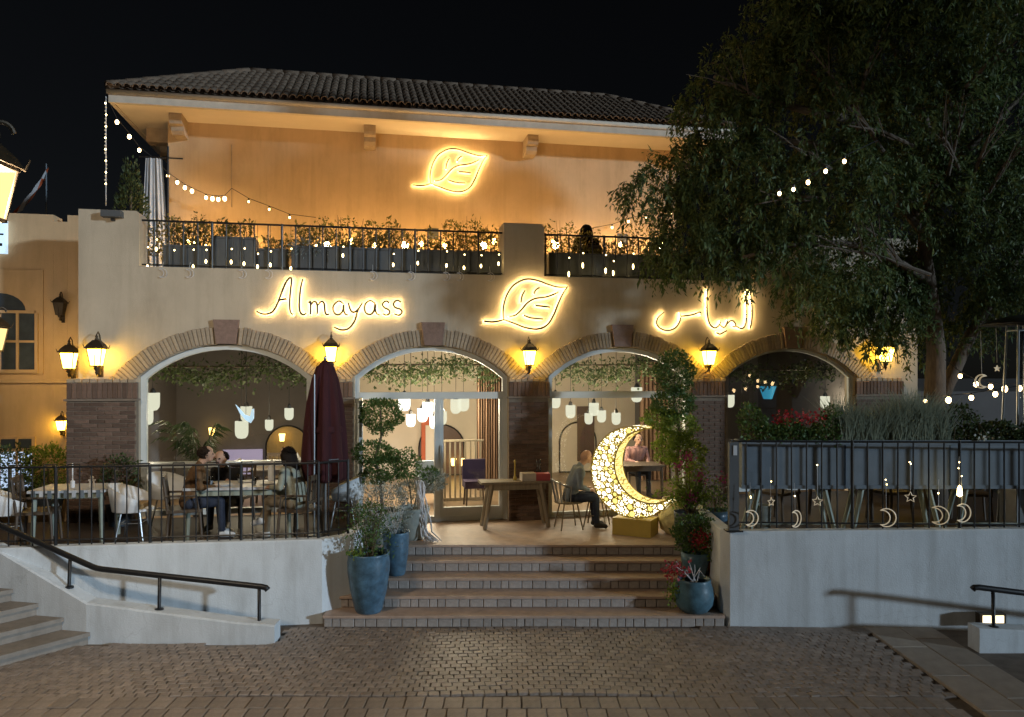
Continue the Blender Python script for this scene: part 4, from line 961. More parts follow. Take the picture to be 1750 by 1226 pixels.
# strands of fairy lights on upper railings
strands = [(252, 455), (267, 425), (297, 462), (330, 455), (352, 446), (395, 447), (417, 450), (440, 455), (462, 452), (497, 458), (586, 436), (672, 452), (714, 449), (763, 453), (793, 457), (822, 454), (852, 450), (972, 468), (996, 453), (1035, 462), (1048, 466), (1082, 455)]
for j, (px, py) in enumerate(strands):
    s, z = FP(px, py, .07); side = 'left' if px < 870 else 'right'; idx = j if px < 870 else j-17
    if px < 870: lb = 'strand of fairy lights on the left upper railing, %s from its left end' % (ORD[idx] if idx < 16 else 'last')
    else: lb = 'strand of fairy lights on the right upper railing, %s from the parapet block' % ORD[idx]
    t = fthing('fairy_strand', lb, 'fairy lights', s, .07, z, 'fairy light strands on the upper railing'); h = 5.93-z
    MB().tube([(0, 0, 0), (0, .03, h)], .0035, 4).build('wire', 'iron', t)
    br = px > 900
    MB().ball((0, 0, -.01), (.016, .016, .034 if not br else .05), 8, 6).build('bulb', 'em_fairy', t)
    MB().ball((.01, 0, h*random.uniform(.25, .45)), .012, 6, 5).build('bulb', 'em_fairy', t); MB().ball((-.01, 0, h*random.uniform(.6, .8)), .008, 6, 5).build('bulb', 'em_fairy_dim', t)
for j, px in enumerate((277, 323, 413, 458, 637, 702, 762, 785, 838)):
    py = 467+ (px-277)*.012; s, z = FP(px, py, -.03); t = fthing('wire_ornament', 'small wire crescent ornament below the left upper railing, %s from the left' % ORD[j], 'ornament', s, -.03, z, 'wire ornaments under the upper railing')
    MB().tube([(x, 0, y) for x, y in crescent(.075)], .005, 5, closed=True).build('outline', 'tassel', t); MB().tube([(0, 0, .08), (0, .1, .2)], .003, 4).build('wire', 'tablewhite', t)

# ================================================================== the tree
TB = Vector((7.05, 12.6, 1.15))
tree = thing('shade_tree', 'large dark tree with drooping leaves in front of the right end of the building', 'tree', TB)
tr = MB()
def wpt(px, py, Y): return W(px, py, Y)-TB
tr.tube([Vector((.0, 0, -.3)), wpt(1597, 690, 12.6), wpt(1600, 600, 12.6), wpt(1592, 520, 12.55), wpt(1580, 440, 12.5), wpt(1582, 380, 12.4), wpt(1600, 300, 12.3), wpt(1620, 200, 12.2), wpt(1640, 90, 12.1)], [.22, .17, .145, .125, .115, .10, .08, .055, .03], 10)
tr.build('trunk', 'bark', tree, smooth=True)
MB().tube([wpt(1604, 690, 12.7), wpt(1632, 630, 12.8), wpt(1655, 580, 12.9), wpt(1690, 520, 13), wpt(1740, 440, 13), wpt(1790, 330, 12.9)], [.12, .11, .10, .085, .06, .03], 9).build('branch', 'bark', tree, smooth=True)
LIMBS = [[(1588, 480, 12.5), (1555, 460, 12.2), (1500, 425, 11.9), (1430, 415, 11.6), (1350, 420, 11.4), (1270, 440, 11.3)],
         [(1580, 400, 12.4), (1520, 330, 12.0), (1460, 200, 11.7), (1400, 130, 11.6), (1340, 95, 11.5)],
         [(1582, 380, 12.4), (1500, 290, 12.0), (1420, 250, 11.9), (1330, 240, 11.9), (1230, 270, 12.1), (1150, 290, 12.2)],
         [(1600, 310, 12.3), (1650, 260, 12.0), (1700, 210, 11.8), (1760, 150, 11.7)],
         [(1600, 280, 12.3), (1580, 200, 12.2), (1540, 110, 12.1), (1500, 20, 12.0)],
         [(1582, 430, 12.5), (1500, 480, 12.9), (1420, 500, 13.1), (1340, 520, 13.2)],
         [(1600, 300, 12.3), (1660, 330, 12.6), (1730, 380, 12.7)], [(1620, 210, 12.2), (1690, 100, 12.4), (1740, 20, 12.4)],
         [(1460, 205, 11.7), (1380, 190, 11.5), (1290, 165, 11.4), (1220, 130, 11.5)]]
twig_src = []
for L in LIMBS:
    P = [wpt(*p) for p in L]; n = len(P); MB().tube(P, [.06*(1-i/(n+.5))+.012 for i in range(n)], 7).build('branch', 'bark', tree, smooth=True)
# crown: clusters of hanging sprays
BLOBS = [(1110, 325, 55, 11.9, 1.0), (1150, 290, 50, 12.0, 1), (1195, 265, 45, 12.2, .8), (1190, 330, 50, 12.0, .7), (1215, 175, 55, 11.6, 1), (1270, 120, 70, 11.6, 1), (1340, 60, 80, 11.7, 1), (1255, 210, 70, 11.7, .9),
         (1240, 290, 80, 11.9, 1), (1180, 405, 62, 11.9, 1), (1250, 385, 80, 11.6, 1), (1145, 430, 45, 11.9, .85), (1235, 435, 55, 11.7, .9), (1320, 340, 100, 11.7, 1), (1320, 430, 70, 11.6, .9), (1380, 200, 110, 11.8, 1),
         (1420, 80, 110, 12, 1), (1440, 320, 110, 11.6, 1), (1430, 440, 90, 11.7, .85), (1480, 200, 110, 11.9, 1), (1530, 60, 120, 12.1, 1), (1540, 330, 100, 11.9, .9), (1500, 500, 70, 12.6, .8), (1400, 520, 60, 12.9, .7), (1540, 560, 55, 12.9, .8), (1480, 560, 45, 12.9, .5),
         (1600, 190, 120, 12.1, 1), (1640, 60, 120, 12.2, 1), (1660, 310, 110, 12.2, 1), (1700, 430, 90, 12.4, 1), (1740, 180, 110, 12, 1), (1740, 50, 110, 12, 1), (1750, 330, 100, 12.2, 1), (1640, 470, 70, 12.9, .8), (1730, 520, 60, 12.5, .8), (1790, 460, 80, 12.4, 1), (1660, 560, 40, 12.9, .6), (1600, 430, 60, 13.2, .8), (1480, 470, 70, 12.6, 1), (1530, 520, 60, 12.9, 1), (1440, 540, 45, 13, .9), (1545, 470, 60, 13, 1), (1440, 480, 60, 12.8, 1),
         (1400, -10, 110, 10.8, .8), (1470, -70, 120, 10.5, .7), (1560, -60, 130, 10.2, .7), (1660, -50, 130, 10, .7), (1760, -40, 130, 9.9, .7), (1430, -180, 130, 10.5, .6), (1550, -210, 140, 10.2, .6), (1680, -210, 140, 10, .6), (1800, -180, 140, 9.9, .6), (1870, -60, 130, 9.9, .6), (1930, -200, 140, 9.9, .6)]  # crown above the frame, added to shade the upper wall from the sun
pos_l = []; dir_l = []; twig = MB()
for (px, py, r, Y, dens) in BLOBS:
    c = wpt(px, py, Y); rw = r/FPX*Y; nsp = int(dens*40*(rw/.6)**2)+14
    for i in range(nsp):
        d = RNG.normal(size=3); d /= np.linalg.norm(d); q = np.array(c)+d*rw*RNG.uniform(.35, 1.02)**.6*np.array([1, 1.15, .92])
        ln = RNG.uniform(.22, .5); out = np.array([d[0]*.6, d[1]*.6, .25+RNG.normal()*.15])
        k = int(ln*60)
        tt = np.sort(RNG.uniform(0, 1, k)); path = q+np.outer(tt, out)*ln*.9+np.outer(tt**2, np.array([0, 0, -1.15]))*ln
        pos_l.append(path+RNG.normal(size=(k, 3))*.022)
        tang = out[None, :]*.35+np.outer(tt, np.array([0, 0, -1.0]))+RNG.normal(size=(k, 3))*.55+np.array([0, 0, -.35]); dir_l.append(tang)
        if i % 6 == 0:
            e = [Vector(q+out*ln*.9*u+np.array([0, 0, -1.15])*ln*u*u) for u in (0, .4, .8)]; twig.tube([Vector(c)*.25+e[0]*.75]+e, [.007, .005, .004, .002], 4, caps=False)
pos_a = np.concatenate(pos_l); dir_a = np.concatenate(dir_l)
sel = RNG.random(len(pos_a)); leaves('crown', 'leaf_tree', pos_a[sel < .3], dir_a[sel < .3], .15, .042, tree); sel2 = sel >= .3; p2_ = np.concatenate([pos_a[sel2], pos_a[sel2]+RNG.normal(size=(int(sel2.sum()), 3))*.05]); d2_ = np.concatenate([dir_a[sel2], dir_a[sel2]+RNG.normal(size=(int(sel2.sum()), 3))*.4]); leaves('crown', 'leaf_tree', p2_, d2_, .085, .024, tree)
def bare(p0, p1, n=4, Y=10.9):
    a, b = wpt(p0[0], p0[1], Y+.4), wpt(p1[0], p1[1], Y); m_ = a.lerp(b, .5)+Vector((0, 0, .08)); q = MB().tube([a, m_, b], [.03, .022, .008], 6)
    for i in range(n):
        u = .3+.6*i/n; s_ = a.lerp(b, u); d = (b-a).normalized(); e = s_+(d+Vector((random.uniform(-.7, .7), random.uniform(-.3, .1), random.uniform(-.2, .8)))).normalized()*random.uniform(.4, .8); q.tube([s_, (s_+e)/2+Vector((0, 0, .03)), e], [.012, .008, .003], 5)
    q.build('branch', 'bark', tree)
for p0, p1 in (((1510, 260), (1385, 85)), ((1470, 170), (1490, 90)), ((1560, 250), (1450, 215)), ((1650, 150), (1740, 70)), ((1620, 300), (1650, 190)), ((1660, 310), (1710, 200)), ((1590, 470), (1400, 420)), ((1540, 450), (1480, 390)), ((1640, 290), (1600, 220)), ((1300, 170), (1230, 140)), ((1420, 290), (1350, 250)), ((1430, 340), (1290, 350)), ((1690, 330), (1745, 250))): bare(p0, p1)
tag(twig.build('twigs', 'stem', tree), kind='stuff')
print('tree leaves', len(pos_a))

# ================================================================== planters on the right terrace
gi = 0
for j, (px0, px1, lb) in enumerate([(1262, 1432, 'grey trough planter on splayed legs nearest the gate post'), (1436, 1608, 'grey trough planter on splayed legs at the middle of the right fence'), (1612, 1800, 'grey trough planter on splayed legs at the right edge')]):
    Yp = 10.62; a, b = W(px0, 750, Yp), W(px1, 750, Yp); zt = EYE-(752-HY)/FPX*Yp; zb = EYE-(832-HY)/FPX*Yp
    t = thing('planter_trough', lb, 'planter', ((a.x+b.x)/2, Yp, 1.15), -.02, 'trough planters on the right terrace'); L = (b.x-a.x); w = .2; h0, h1 = zb-1.15, zt-1.15
    MB().bb(-L/2, L/2, -w, -w+.02, h0, h1).bb(-L/2, L/2, w-.02, w, h0, h1).bb(-L/2, -L/2+.02, -w+.02, w-.02, h0, h1).bb(L/2-.02, L/2, -w+.02, w-.02, h0, h1).bb(-L/2+.02, L/2-.02, -w+.02, w-.02, h0, h0+.03).build('box', 'graymetal', t)
    MB().bb(-L/2+.021, L/2-.021, -w+.021, w-.021, h1-.12, h1-.05).build('soil', 'soil', t)
    MB().bb(-L/2-.012, L/2+.012, -w-.015, -w-.001, h1-.05, h1+.012).build('rim', 'graymetal', t); MB().bb(-L/2-.012, L/2+.012, -w-.015, -w-.001, h0, h0+.05).build('rim', 'graymetal', t)
    for sx in (-1, 1):
        for sy in (-1, 1): MB().tube([(sx*(L/2-.25), sy*.12, h0), (sx*(L/2-.10), sy*.17, 0)], [.04, .028], 6).build('leg', 'palewood', t)
    MB().tube([(-L/2+.18, 0, .15), (L/2-.18, 0, .15)], .015, 6).build('stretcher', 'palewood', t)
    if j == 0:
        bush(t, 0, -L/2+.03, L/2-.03, -.22, .22, h1-.05, .58, 2600, 'leaf_box', .055, .034, 26)
        n = 170; xs = RNG.choice([.18, .30, -.1], n)+RNG.normal(0, .09, n); leaves('flowers', 'petal_red', np.stack([xs, RNG.uniform(-.25, .1, n), h1+.3+RNG.normal(0, .05, n)], 1), RNG.normal(size=(n, 3)), .05, .045, t)
    elif j == 1:
        bush(t, 0, -L/2-.05, L/2+.05, -.2, .2, h1-.06, .62, 2300, 'leaf_grass', tuft=True, name='grass_tuft')
    else:
        bush(t, 0, -L/2, L/2-.03, -.2, .2, h1-.05, .55, 2600, 'leaf_dark', .06, .034, 26)
        n = 40; leaves('flowers', 'petal_white', np.stack([RNG.normal(-.33, .08, n), RNG.uniform(-.25, 0, n), h1+.05+RNG.normal(0, .03, n)], 1), RNG.normal(size=(n, 3)), .05, .04, t)
# dark hedge and wall behind on the right
hg = thing('hedge', 'dark clipped hedge behind the tree trunk at the right', 'hedge', (9.0, 14.6, 1.15))
pp, dd = ell(5200, (0, 0, .45), (2.2, .5, .8), .5); leaves('foliage', 'leaf_dark', pp, dd+np.array([0, 0, .3]), .09, .045, hg)
MB().tube([(0, 0, 0), (0, 0, .7)], .05, 6).tube([(1, 0, 0), (1.1, 0, .7)], .05, 6).tube([(-1, 0, 0), (-1.1, 0, .7)], .05, 6).build('stems', 'stem', hg)
gw = MB().bb(8.3, 18, 17.6, 17.8, 0, 3.0); tag(gw.build('garden_wall', 'wall_in_dark'), 'dim brown garden wall far behind the tree at the right', 'wall')
slat_spots = [((W(1330, 890, 11.6).x, 11.6, 1.15), 2.2, 'dark slatted chair seen under the planter nearest the gate post'), ((W(1520, 890, 11.7).x, 11.7, 1.15), .4, 'dark slatted chair seen under the middle trough planter'), ((W(1660, 890, 11.5).x, 11.5, 1.15), 2.8, 'dark slatted chair seen under the rightmost trough planter')]
gp = thing('plant_pot', 'pale grey cylinder pot under the planter nearest the gate post', 'pot', (W(1303, 890, 10.95).x, 10.95, 1.15)); pot_late = gp
# patio heater
ph_ = thing('patio_heater', 'steel pyramid patio heater with dark cap at the right edge', 'heater', (7.42, 11.0, 1.15)); hz = EYE-(556-HY)/FPX*11.0-1.15
for sx in (-1, 1):
    for sy in (-1, 1): MB().tube([(sx*.21, sy*.21, .0), (sx*.125, sy*.125, hz)], .016, 6).build('leg', 'steel', ph_)
MB().lathe([(.52, hz+.0), (.5, hz+.03), (.3, hz+.10), (.05, hz+.15)], 20).build('cap', 'iron', ph_, smooth=True)
MB().lathe([(.055, .75), (.055, hz-.08)], 14).build('glass_tube', 'clear', ph_, smooth=True)
MB().box((0, 0, .38), (.40, .40, .74)).build('burner_box', 'steel', ph_)
for zz in (.78, 1.3, hz-.08): a = .21-.085*zz/hz; MB().box((0, -a, zz), (2*a, .015, .02)).box((0, a, zz), (2*a, .015, .02)).box((-a, 0, zz), (.015, 2*a, .02)).box((a, 0, zz), (.015, 2*a, .02)).build('guard_ring', 'steel', ph_)
for px, py, kind, lb in ((1678, 652, 'crescent', 'small crescent ornament hanging from the tree branch'), (1704, 630, 'star', 'small star ornament hanging from the tree branch')):
    p = W(px, py, 11.3); t = thing('hanging_ornament', lb, 'ornament', p); MB().tube([(0, 0, .09), (-.02, 0, .75)], .004, 4).build('wire', 'tablewhite', t)
    if kind == 'star': MB().prism(star_poly(.05), -.01, .01).build('star', 'em_fairy_dim', t)
    else: MB().tube([(-x, 0, z) for x, z in crescent(.10)], .011, 6, closed=True).build('outline', 'em_fairy_dim', t)

# ================================================================== pots, topiary, flowers
def pot(t, prof, m, segs=28, soil=True, dz=0):
    MB().lathe(prof, segs, (0, 0, dz), caps=False).build('pot', m, t, smooth=True)
    r, z = prof[-1]
    if soil: MB().lathe([(.01, z-.05), (max(r-.012, .02), z-.05)], segs, (0, 0, dz), caps=False).build('soil', 'soil', t)
def leafball(t, c, r, n, m, ln=.045, wd=.026, name='foliage', up=.3, shell=.6):
    pp, dd = ell(n, c, r, shell); return leaves(name, m, pp, dd*.8+RNG.normal(size=dd.shape)*.5+np.array([0, 0, up]), ln, wd, t)
# big blue pot at the left
p = thing('blue_pot', 'tall blue glazed pot on the bottom step at the left', 'pot', (G(628, 1048, .16).x, 10.33, .16))
pot(p, [(.165, 0), (.185, .03), (.25, .3), (.285, .55), (.29, .68), (.275, .78), (.285, .81), (.262, .80), (.255, .74)], 'bluepot')
sh = thing('potted_shrub', 'loose thin shrub growing from the tall blue pot', 'plant', p.location+Vector((0, 0, .76)))
st = MB()
for i in range(14): 
    x, y = random.uniform(-.3, .3), random.uniform(-.15, .2); st.tube([(x*.2, y*.2, -.05), (x*.6, y*.6, .3), (x, y, random.uniform(.45, .85))], [.01, .006, .003], 5)
st.build('stems', 'stem', sh); n = 900; leaves('foliage', 'leaf_box', np.stack([RNG.normal(0, .16, n), RNG.normal(0, .12, n), RNG.uniform(0, .72, n)], 1), RNG.normal(size=(n, 3)), .055, .024, sh)
n = 60; leaves('low_leaves', 'leaf_bright', np.stack([RNG.normal(-.15, .06, n), RNG.normal(-.18, .04, n), RNG.uniform(-.0, .12, n)], 1), RNG.normal(size=(n, 3)), .05, .035, sh)
p2 = thing('blue_pot', 'slim blue glazed pot higher up, behind the tall blue pot', 'pot', (W(677, 945, 11.02).x, 11.02, .48)); pot(p2, [(.12, 0), (.135, .03), (.175, .3), (.19, .5), (.185, .6), (.195, .63), (.175, .62), (.17, .57)], 'bluepot')
s2 = thing('potted_shrub', 'silvery grey bush growing from the slim blue pot', 'plant', p2.location+Vector((-.18, .05, .60)))
leafball(s2, (0, 0, .30), (.40, .26, .36), 1900, 'leaf_silver', .06, .013); st = MB()
for i in range(16): a = random.uniform(0, 6.28); st.tube([(.15, 0, -.05), (.1+.15*math.cos(a), .12*math.sin(a), .2), (.34*math.cos(a), .2*math.sin(a), random.uniform(.3, .6))], [.008, .005, .002], 4)
st.build('stems', 'tassel', s2)
# topiary with tiers, left of the door
tl = thing('tiered_topiary', 'dark clipped topiary with stacked tiers left of the door', 'topiary', (W(655, 900, 11.7).x, 11.7, PZ)); Yt = 11.7
rel = lambda px, py, Y, o: W(px, py, Y)-o.location
pot(tl, [(.2, 0), (.22, .05), (.30, .42), (.31, .5), (.285, .5), (.28, .45)], 'greypot')
stm = MB(); stm.tube([(0, 0, .4), rel(650, 830, Yt, tl), rel(642, 780, Yt, tl), rel(652, 745, Yt, tl), rel(650, 700, Yt, tl)], [.03, .026, .022, .02, .014], 7).tube([rel(650, 830, Yt, tl), rel(672, 812, Yt, tl), rel(690, 800, Yt, tl)], [.02, .014, .01], 6); stm.build('trunk', 'bark', tl)
for (px, py, rx, rz, n) in ((651, 710, 37, 31, 2600), (638, 774, 37, 19, 1500), (660, 800, 40, 24, 1700), (695, 795, 26, 26, 900), (640, 815, 26, 14, 500)):
    leafball(tl, rel(px, py, Yt, tl), (rx/FPX*Yt, rx/FPX*Yt*.9, rz/FPX*Yt), n, 'leaf_box', .045, .026, 'tier')
n = 240; c = rel(648, 832, Yt-.2, tl); leaves('white_flowers', 'petal_white', np.stack([RNG.normal(c.x, .16, n), RNG.normal(c.y, .06, n), RNG.normal(c.z, .07, n)], 1), RNG.normal(size=(n, 3)), .03, .025, tl)
lp = thing('spreading_shrub', 'blue-green shrub leaning right in front of the open door', 'plant', (W(705, 900, 11.95).x, 11.95, PZ))
pot(lp, [(.17, 0), (.2, .05), (.27, .45), (.28, .5), (.26, .5), (.25, .45)], 'greypot')
MB().tube([(0, 0, .4), rel(712, 850, 11.95, lp), rel(742, 822, 11.95, lp)], [.02, .015, .008], 6).tube([(0, 0, .4), rel(700, 830, 11.95, lp)], .014, 6).build('stems', 'stem', lp)
leafball(lp, rel(742, 822, 11.95, lp), (.17, .16, .15), 520, 'leaf_silver', .07, .014); leafball(lp, rel(700, 838, 11.95, lp), (.24, .18, .15), 700, 'leaf_silver', .07, .014, 'foliage'); leafball(lp, rel(735, 812, 11.9, lp), (.13, .13, .13), 380, 'leaf_box', .06, .016)
dw = thing('driftwood_hanging', 'pale ragged driftwood branch hanging beside the left pots', 'decoration', (W(722, 905, 11.75).x, 11.75, PZ)); dm = MB()
for i in range(16):
    x = random.uniform(-.11, .11); pts = []; z = .93+random.uniform(-.1, .02); xx = x*.7-.06
    for k in range(9): pts.append((xx+random.uniform(-.018, .018), random.uniform(-.04, .04), z)); z -= random.uniform(.08, .12); xx += .012+random.uniform(-.01, .012)
    pts = [q for q in pts if q[2] > .012]+[(xx+random.uniform(0, .2), random.uniform(-.1, 0), .014)]
    dm.tube(pts, [.012]*(len(pts)-1)+[.005], 5)
dm.build('twisted_stems', 'tassel', dw)
# right cluster
Yr = 12.1
tr2 = thing('tiered_topiary', 'dark clipped topiary ball on a stem right of the moon', 'topiary', (W(1160, 900, 12.35).x, 12.35, PZ)); Yt = 12.35
pot(tr2, [(.2, 0), (.3, .08), (.34, .25), (.31, .45), (.25, .54), (.27, .57), (.24, .57), (.23, .52)], 'creampot')
MB().tube([(0, 0, .45), rel(1156, 800, Yt, tr2), rel(1162, 740, Yt, tr2), rel(1152, 690, Yt, tr2), rel(1153, 640, Yt, tr2)], [.035, .03, .025, .02, .014], 7).build('trunk', 'bark', tr2)
for (px, py, rx, rz, n, m) in ((1153, 638, 34, 36, 2300, 'leaf_box'), (1150, 690, 38, 24, 1700, 'leaf_box'), (1128, 715, 32, 18, 900, 'leaf_bright'), (1160, 730, 34, 22, 1200, 'leaf_bright'), (1148, 765, 34, 28, 1300, 'leaf_bright'), (1172, 775, 34, 30, 1300, 'leaf_bright')):  # lower tiers get brighter leaves, standing in for light falling on them
    leafball(tr2, rel(px, py, Yt, tr2), (rx/FPX*Yt, rx/FPX*Yt*.85, rz/FPX*Yt), n, m, .05, .03, 'tier')
def pot_plant(label, px, py, Y, z, prof, m, potlabel):
    t = thing('plant_pot', potlabel, 'pot', (W(px, py, Y).x, Y, z)); pot(t, prof, m); return t
pa = pot_plant('', 1180, 880, 11.55, PZ, [(.22, 0), (.23, .03), (.245, .45), (.255, .5), (.235, .5), (.23, .45)], 'darkpot', 'dark slate cylinder pot at the top of the steps, right side')
bg_ = thing('bougainvillea', 'leggy bougainvillea with magenta blooms in the slate pot', 'plant', pa.location+Vector((0, 0, .46))); o = bg_
st = MB(); n_ = 0; lp_, ld_ = [], []
for i in range(22):
    a = random.uniform(-1.2, 1.2); h = random.uniform(.25, .75); e = Vector((math.sin(a)*random.uniform(.2, .62)+.05, random.uniform(-.25, .2), h)); st.tube([(0, 0, -.04), e*.5+Vector((0, 0, .12)), e], [.012, .008, .003], 5)
    for k in range(60): u = random.uniform(.35, 1.08); q = e*u+Vector((random.gauss(0, .055), random.gauss(0, .055), random.gauss(0, .05)+.1*(1-u))); lp_.append(q); ld_.append((random.gauss(0, 1), random.gauss(0, 1), random.gauss(.2, .8)))
st.build('stems', 'stem', bg_); leaves('foliage', 'leaf_bright', np.array(lp_), np.array(ld_), .055, .034, bg_)
n = 190; cs = np.array([rel(1160, 797, 11.4, o), rel(1198, 815, 11.4, o), rel(1237, 818, 11.45, o), rel(1175, 783, 11.5, o), rel(1180, 850, 11.35, o)])[RNG.integers(0, 5, n)]; leaves('flowers', 'petal_pink', cs+RNG.normal(size=(n, 3))*.05, RNG.normal(size=(n, 3)), .045, .04, bg_)
pb = pot_plant('', 1222, 890, 11.7, PZ, [(.14, 0), (.16, .04), (.21, .4), (.215, .5), (.2, .5), (.19, .45)], 'bluepot', 'narrow blue pot beside the gate post')
fb = thing('potted_shrub', 'small upright shrub in the narrow blue pot beside the gate post', 'plant', pb.location+Vector((0, 0, .46))); leafball(fb, (0, 0, .12), (.22, .18, .24), 420, 'leaf_box', .05, .03); MB().tube([(0, 0, -.05), (0, 0, .2)], .012, 6).build('stems', 'stem', fb)
pc = pot_plant('', 1188, 975, 10.98, .48, [(.12, 0), (.15, .03), (.2, .22), (.205, .34), (.19, .34), (.18, .3)], 'tealpot', 'grey-blue pot on the third step at the right')
fc = thing('potted_shrub', 'dense shrub with red blooms spilling over the third step at the right', 'plant', pc.location+Vector((0, 0, .31))); leafball(fc, (.0, 0, .30), (.34, .26, .26), 1500, 'leaf_box', .05, .03); leafball(fc, (.24, -.05, .12), (.18, .18, .22), 600, 'leaf_bright', .05, .03)
MB().tube([(0, 0, -.05), (.02, 0, .25)], .015, 6).build('stems', 'stem', fc)
n = 150; c = rel(1195, 922, 10.75, fc); leaves('flowers', 'petal_red', np.stack([RNG.normal(c.x, .07, n), RNG.normal(c.y, .06, n), RNG.normal(c.z, .06, n)], 1), RNG.normal(size=(n, 3)), .045, .04, fc)
pd = pot_plant('', 1186, 1040, 10.33, .16, [(.15, 0), (.185, .015), (.25, .10), (.268, .2), (.255, .32), (.225, .42), (.232, .45), (.21, .45), (.2, .4)], 'tealpot', 'rounded blue pot on the bottom step at the right')
fd = thing('potted_shrub', 'sparse red-flowered plant in the rounded blue pot', 'plant', pd.location+Vector((0, 0, .41))); st = MB()
for i in range(9): a = random.uniform(-.38, .12); st.tube([(random.uniform(-.05, .05), 0, -.04), (a*.6, random.uniform(-.1, .1), .16), (a, random.uniform(-.15, .05), random.uniform(.1, .32))], [.007, .005, .003], 5)
st.build('stems', 'tassel', fd); n = 150; leaves('flowers', 'petal_red', np.stack([RNG.normal(-.26, .10, n), RNG.normal(-.05, .06, n), RNG.normal(.15, .06, n)], 1), RNG.normal(size=(n, 3)), .045, .04, fd)
n = 140; leaves('foliage', 'leaf_bright', np.stack([RNG.normal(-.3, .05, n), RNG.normal(-.05, .05, n), RNG.normal(-.12, .09, n)], 1), RNG.normal(size=(n, 3))+np.array([0, 0, -.6]), .05, .03, fd)
tc_ = tag(MB().lathe([(.09, 0), (.12, .2), (.13, .22), (.11, .22)], 18).build('terracotta_pot', 'terracotta', loc=(W(1222, 990, 10.95).x, 10.95, .48), smooth=True), 'small terracotta pot tucked against the right wall on the steps', 'pot')

# ================================================================== the moon
mo = W(1090, 900, 12.3); moon = thing('moon_sculpture', 'glowing perforated crescent moon on a gold plinth at the top of the steps', 'sculpture', (mo.x, 12.3, PZ), R(-27))
MB().bb(-.36, .28, -.22, .22, 0, .27).build('plinth', 'gold', moon)
rm = lambda px, py: Vector(((px-1090)/FPX*12.15, 0, EYE-(py-HY)/FPX*12.15-PZ))
oc, ro_ = rm(1090, 807), 78/FPX*12.15; ic, ri = rm(1118, 795), 63/FPX*12.15
ic = ic; d = ic-oc; dl = d.length; a = (ro_**2-ri**2+dl**2)/(2*dl); hh = math.sqrt(max(ro_**2-a**2, 0)); ux = d.normalized(); uy = Vector((-ux.z, 0, ux.x))
t0 = math.atan2(hh, a); ti = math.atan2(hh, a-dl); base_a = math.atan2(ux.z, ux.x)
NO = 64; outer = []; inner = []
for i in range(NO+1):
    t = t0+(2*math.pi-2*t0)*i/NO; outer.append((oc.x+ro_*math.cos(base_a+t), oc.z+ro_*math.sin(base_a+t)))
    t = ti+(2*math.pi-2*ti)*i/NO; inner.append((ic.x+ri*math.cos(base_a+t), ic.z+ri*math.sin(base_a+t)))
y0, y1 = -.2, .2; V2 = []
for (ax, az), (bx_, bz) in zip(outer, inner): V2 += [(ax, y0, az), (bx_, y0, bz), (bx_, y1, bz), (ax, y1, az)]
body = MB().add(V2, [(i*4+k, i*4+(k+1) % 4, (i+1)*4+(k+1) % 4, (i+1)*4+k) for i in range(NO) for k in (0, 2, 3)]).build('body', 'gold', moon)
MB().add([q for v in [((bx_, y0+.01, bz), (bx_, y1-.01, bz)) for bx_, bz in inner] for q in v], [(2*i, 2*i+1, 2*i+3, 2*i+2) for i in range(NO)]).build('inner_face', 'em_inner', moon)
MB().tube([(x, y0, z) for x, z in inner], .012, 6).tube([(x, y0, z) for x, z in outer], .010, 6).tube([(x, y1, z) for x, z in inner], .010, 6).build('rim', 'gold', moon)
wm, ym = MB(), MB(); placed = []
def disc(mb, c, nrm, r):
    nrm = Vector(nrm).normalized(); u = nrm.orthogonal().normalized(); w = nrm.cross(u); k = 7; ph0 = random.uniform(0, 6.28); e = random.uniform(.8, 1)
    mb.add([Vector(c)+nrm*.004+(u*math.cos(2*math.pi*i/k+ph0)*e+w*math.sin(2*math.pi*i/k+ph0))*r for i in range(k)], [tuple(range(k))])
tries = 0
while tries < 22000:
    tries += 1; t = random.uniform(0, 2*math.pi); rr = ro_*math.sqrt(random.random()); x, z = oc.x+rr*math.cos(t), oc.z+rr*math.sin(t); r = (random.choice((.034, .042, .048)) if tries < 3000 else random.choice((.011, .016, .022, .028)) if tries < 14000 else .008)
    if rr+r > ro_-.004 or math.hypot(x-ic.x, z-ic.z) < ri+r+.005: continue
    if any((x-a_)**2+(z-b_)**2 < (r+c_+.0035)**2 for a_, b_, c_ in placed): continue
    placed.append((x, z, r)); disc(ym if random.random() < .3 else wm, (x, y0, z), (0, -1, 0), r)
for i in range(NO):                                                       # cut-outs on the outer rim
    for y in (-.12, -.04, .04, .12):
        t = t0+(2*math.pi-2*t0)*(i+.5+.3*random.uniform(-1, 1))/NO; q = Vector((oc.x+ro_*math.cos(base_a+t), y+random.uniform(-.02, .02), oc.z+ro_*math.sin(base_a+t))); disc(ym if random.random() < .3 else wm, q, (math.cos(base_a+t), 0, math.sin(base_a+t)), random.uniform(.014, .024))
tag(wm.build('white_cutouts', 'em_white', moon), kind='stuff'); tag(ym.build('yellow_cutouts', 'em_yellow', moon), kind='stuff')
ik = MB()
for i in range(170):                                                       # dark tracery on the glowing inner face
    k = random.randrange(NO-1); bx_, bz = inner[k]; cx2, cz2 = inner[k+1]; ya, yb2 = random.uniform(-.19, .19), random.uniform(-.19, .19)
    q = Vector((bx_, ya, bz)); q2 = Vector((cx2, yb2, cz2)); cc = Vector((ic.x, 0, ic.z)); sh_ = lambda v: v+(Vector((cc.x, v.y, cc.z))-v).normalized()*.006; ik.tube([sh_(q), sh_(q2)], .004, 4)
tag(ik.build('tracery', 'gold', moon), kind='stuff')
print('cutouts', len(placed))

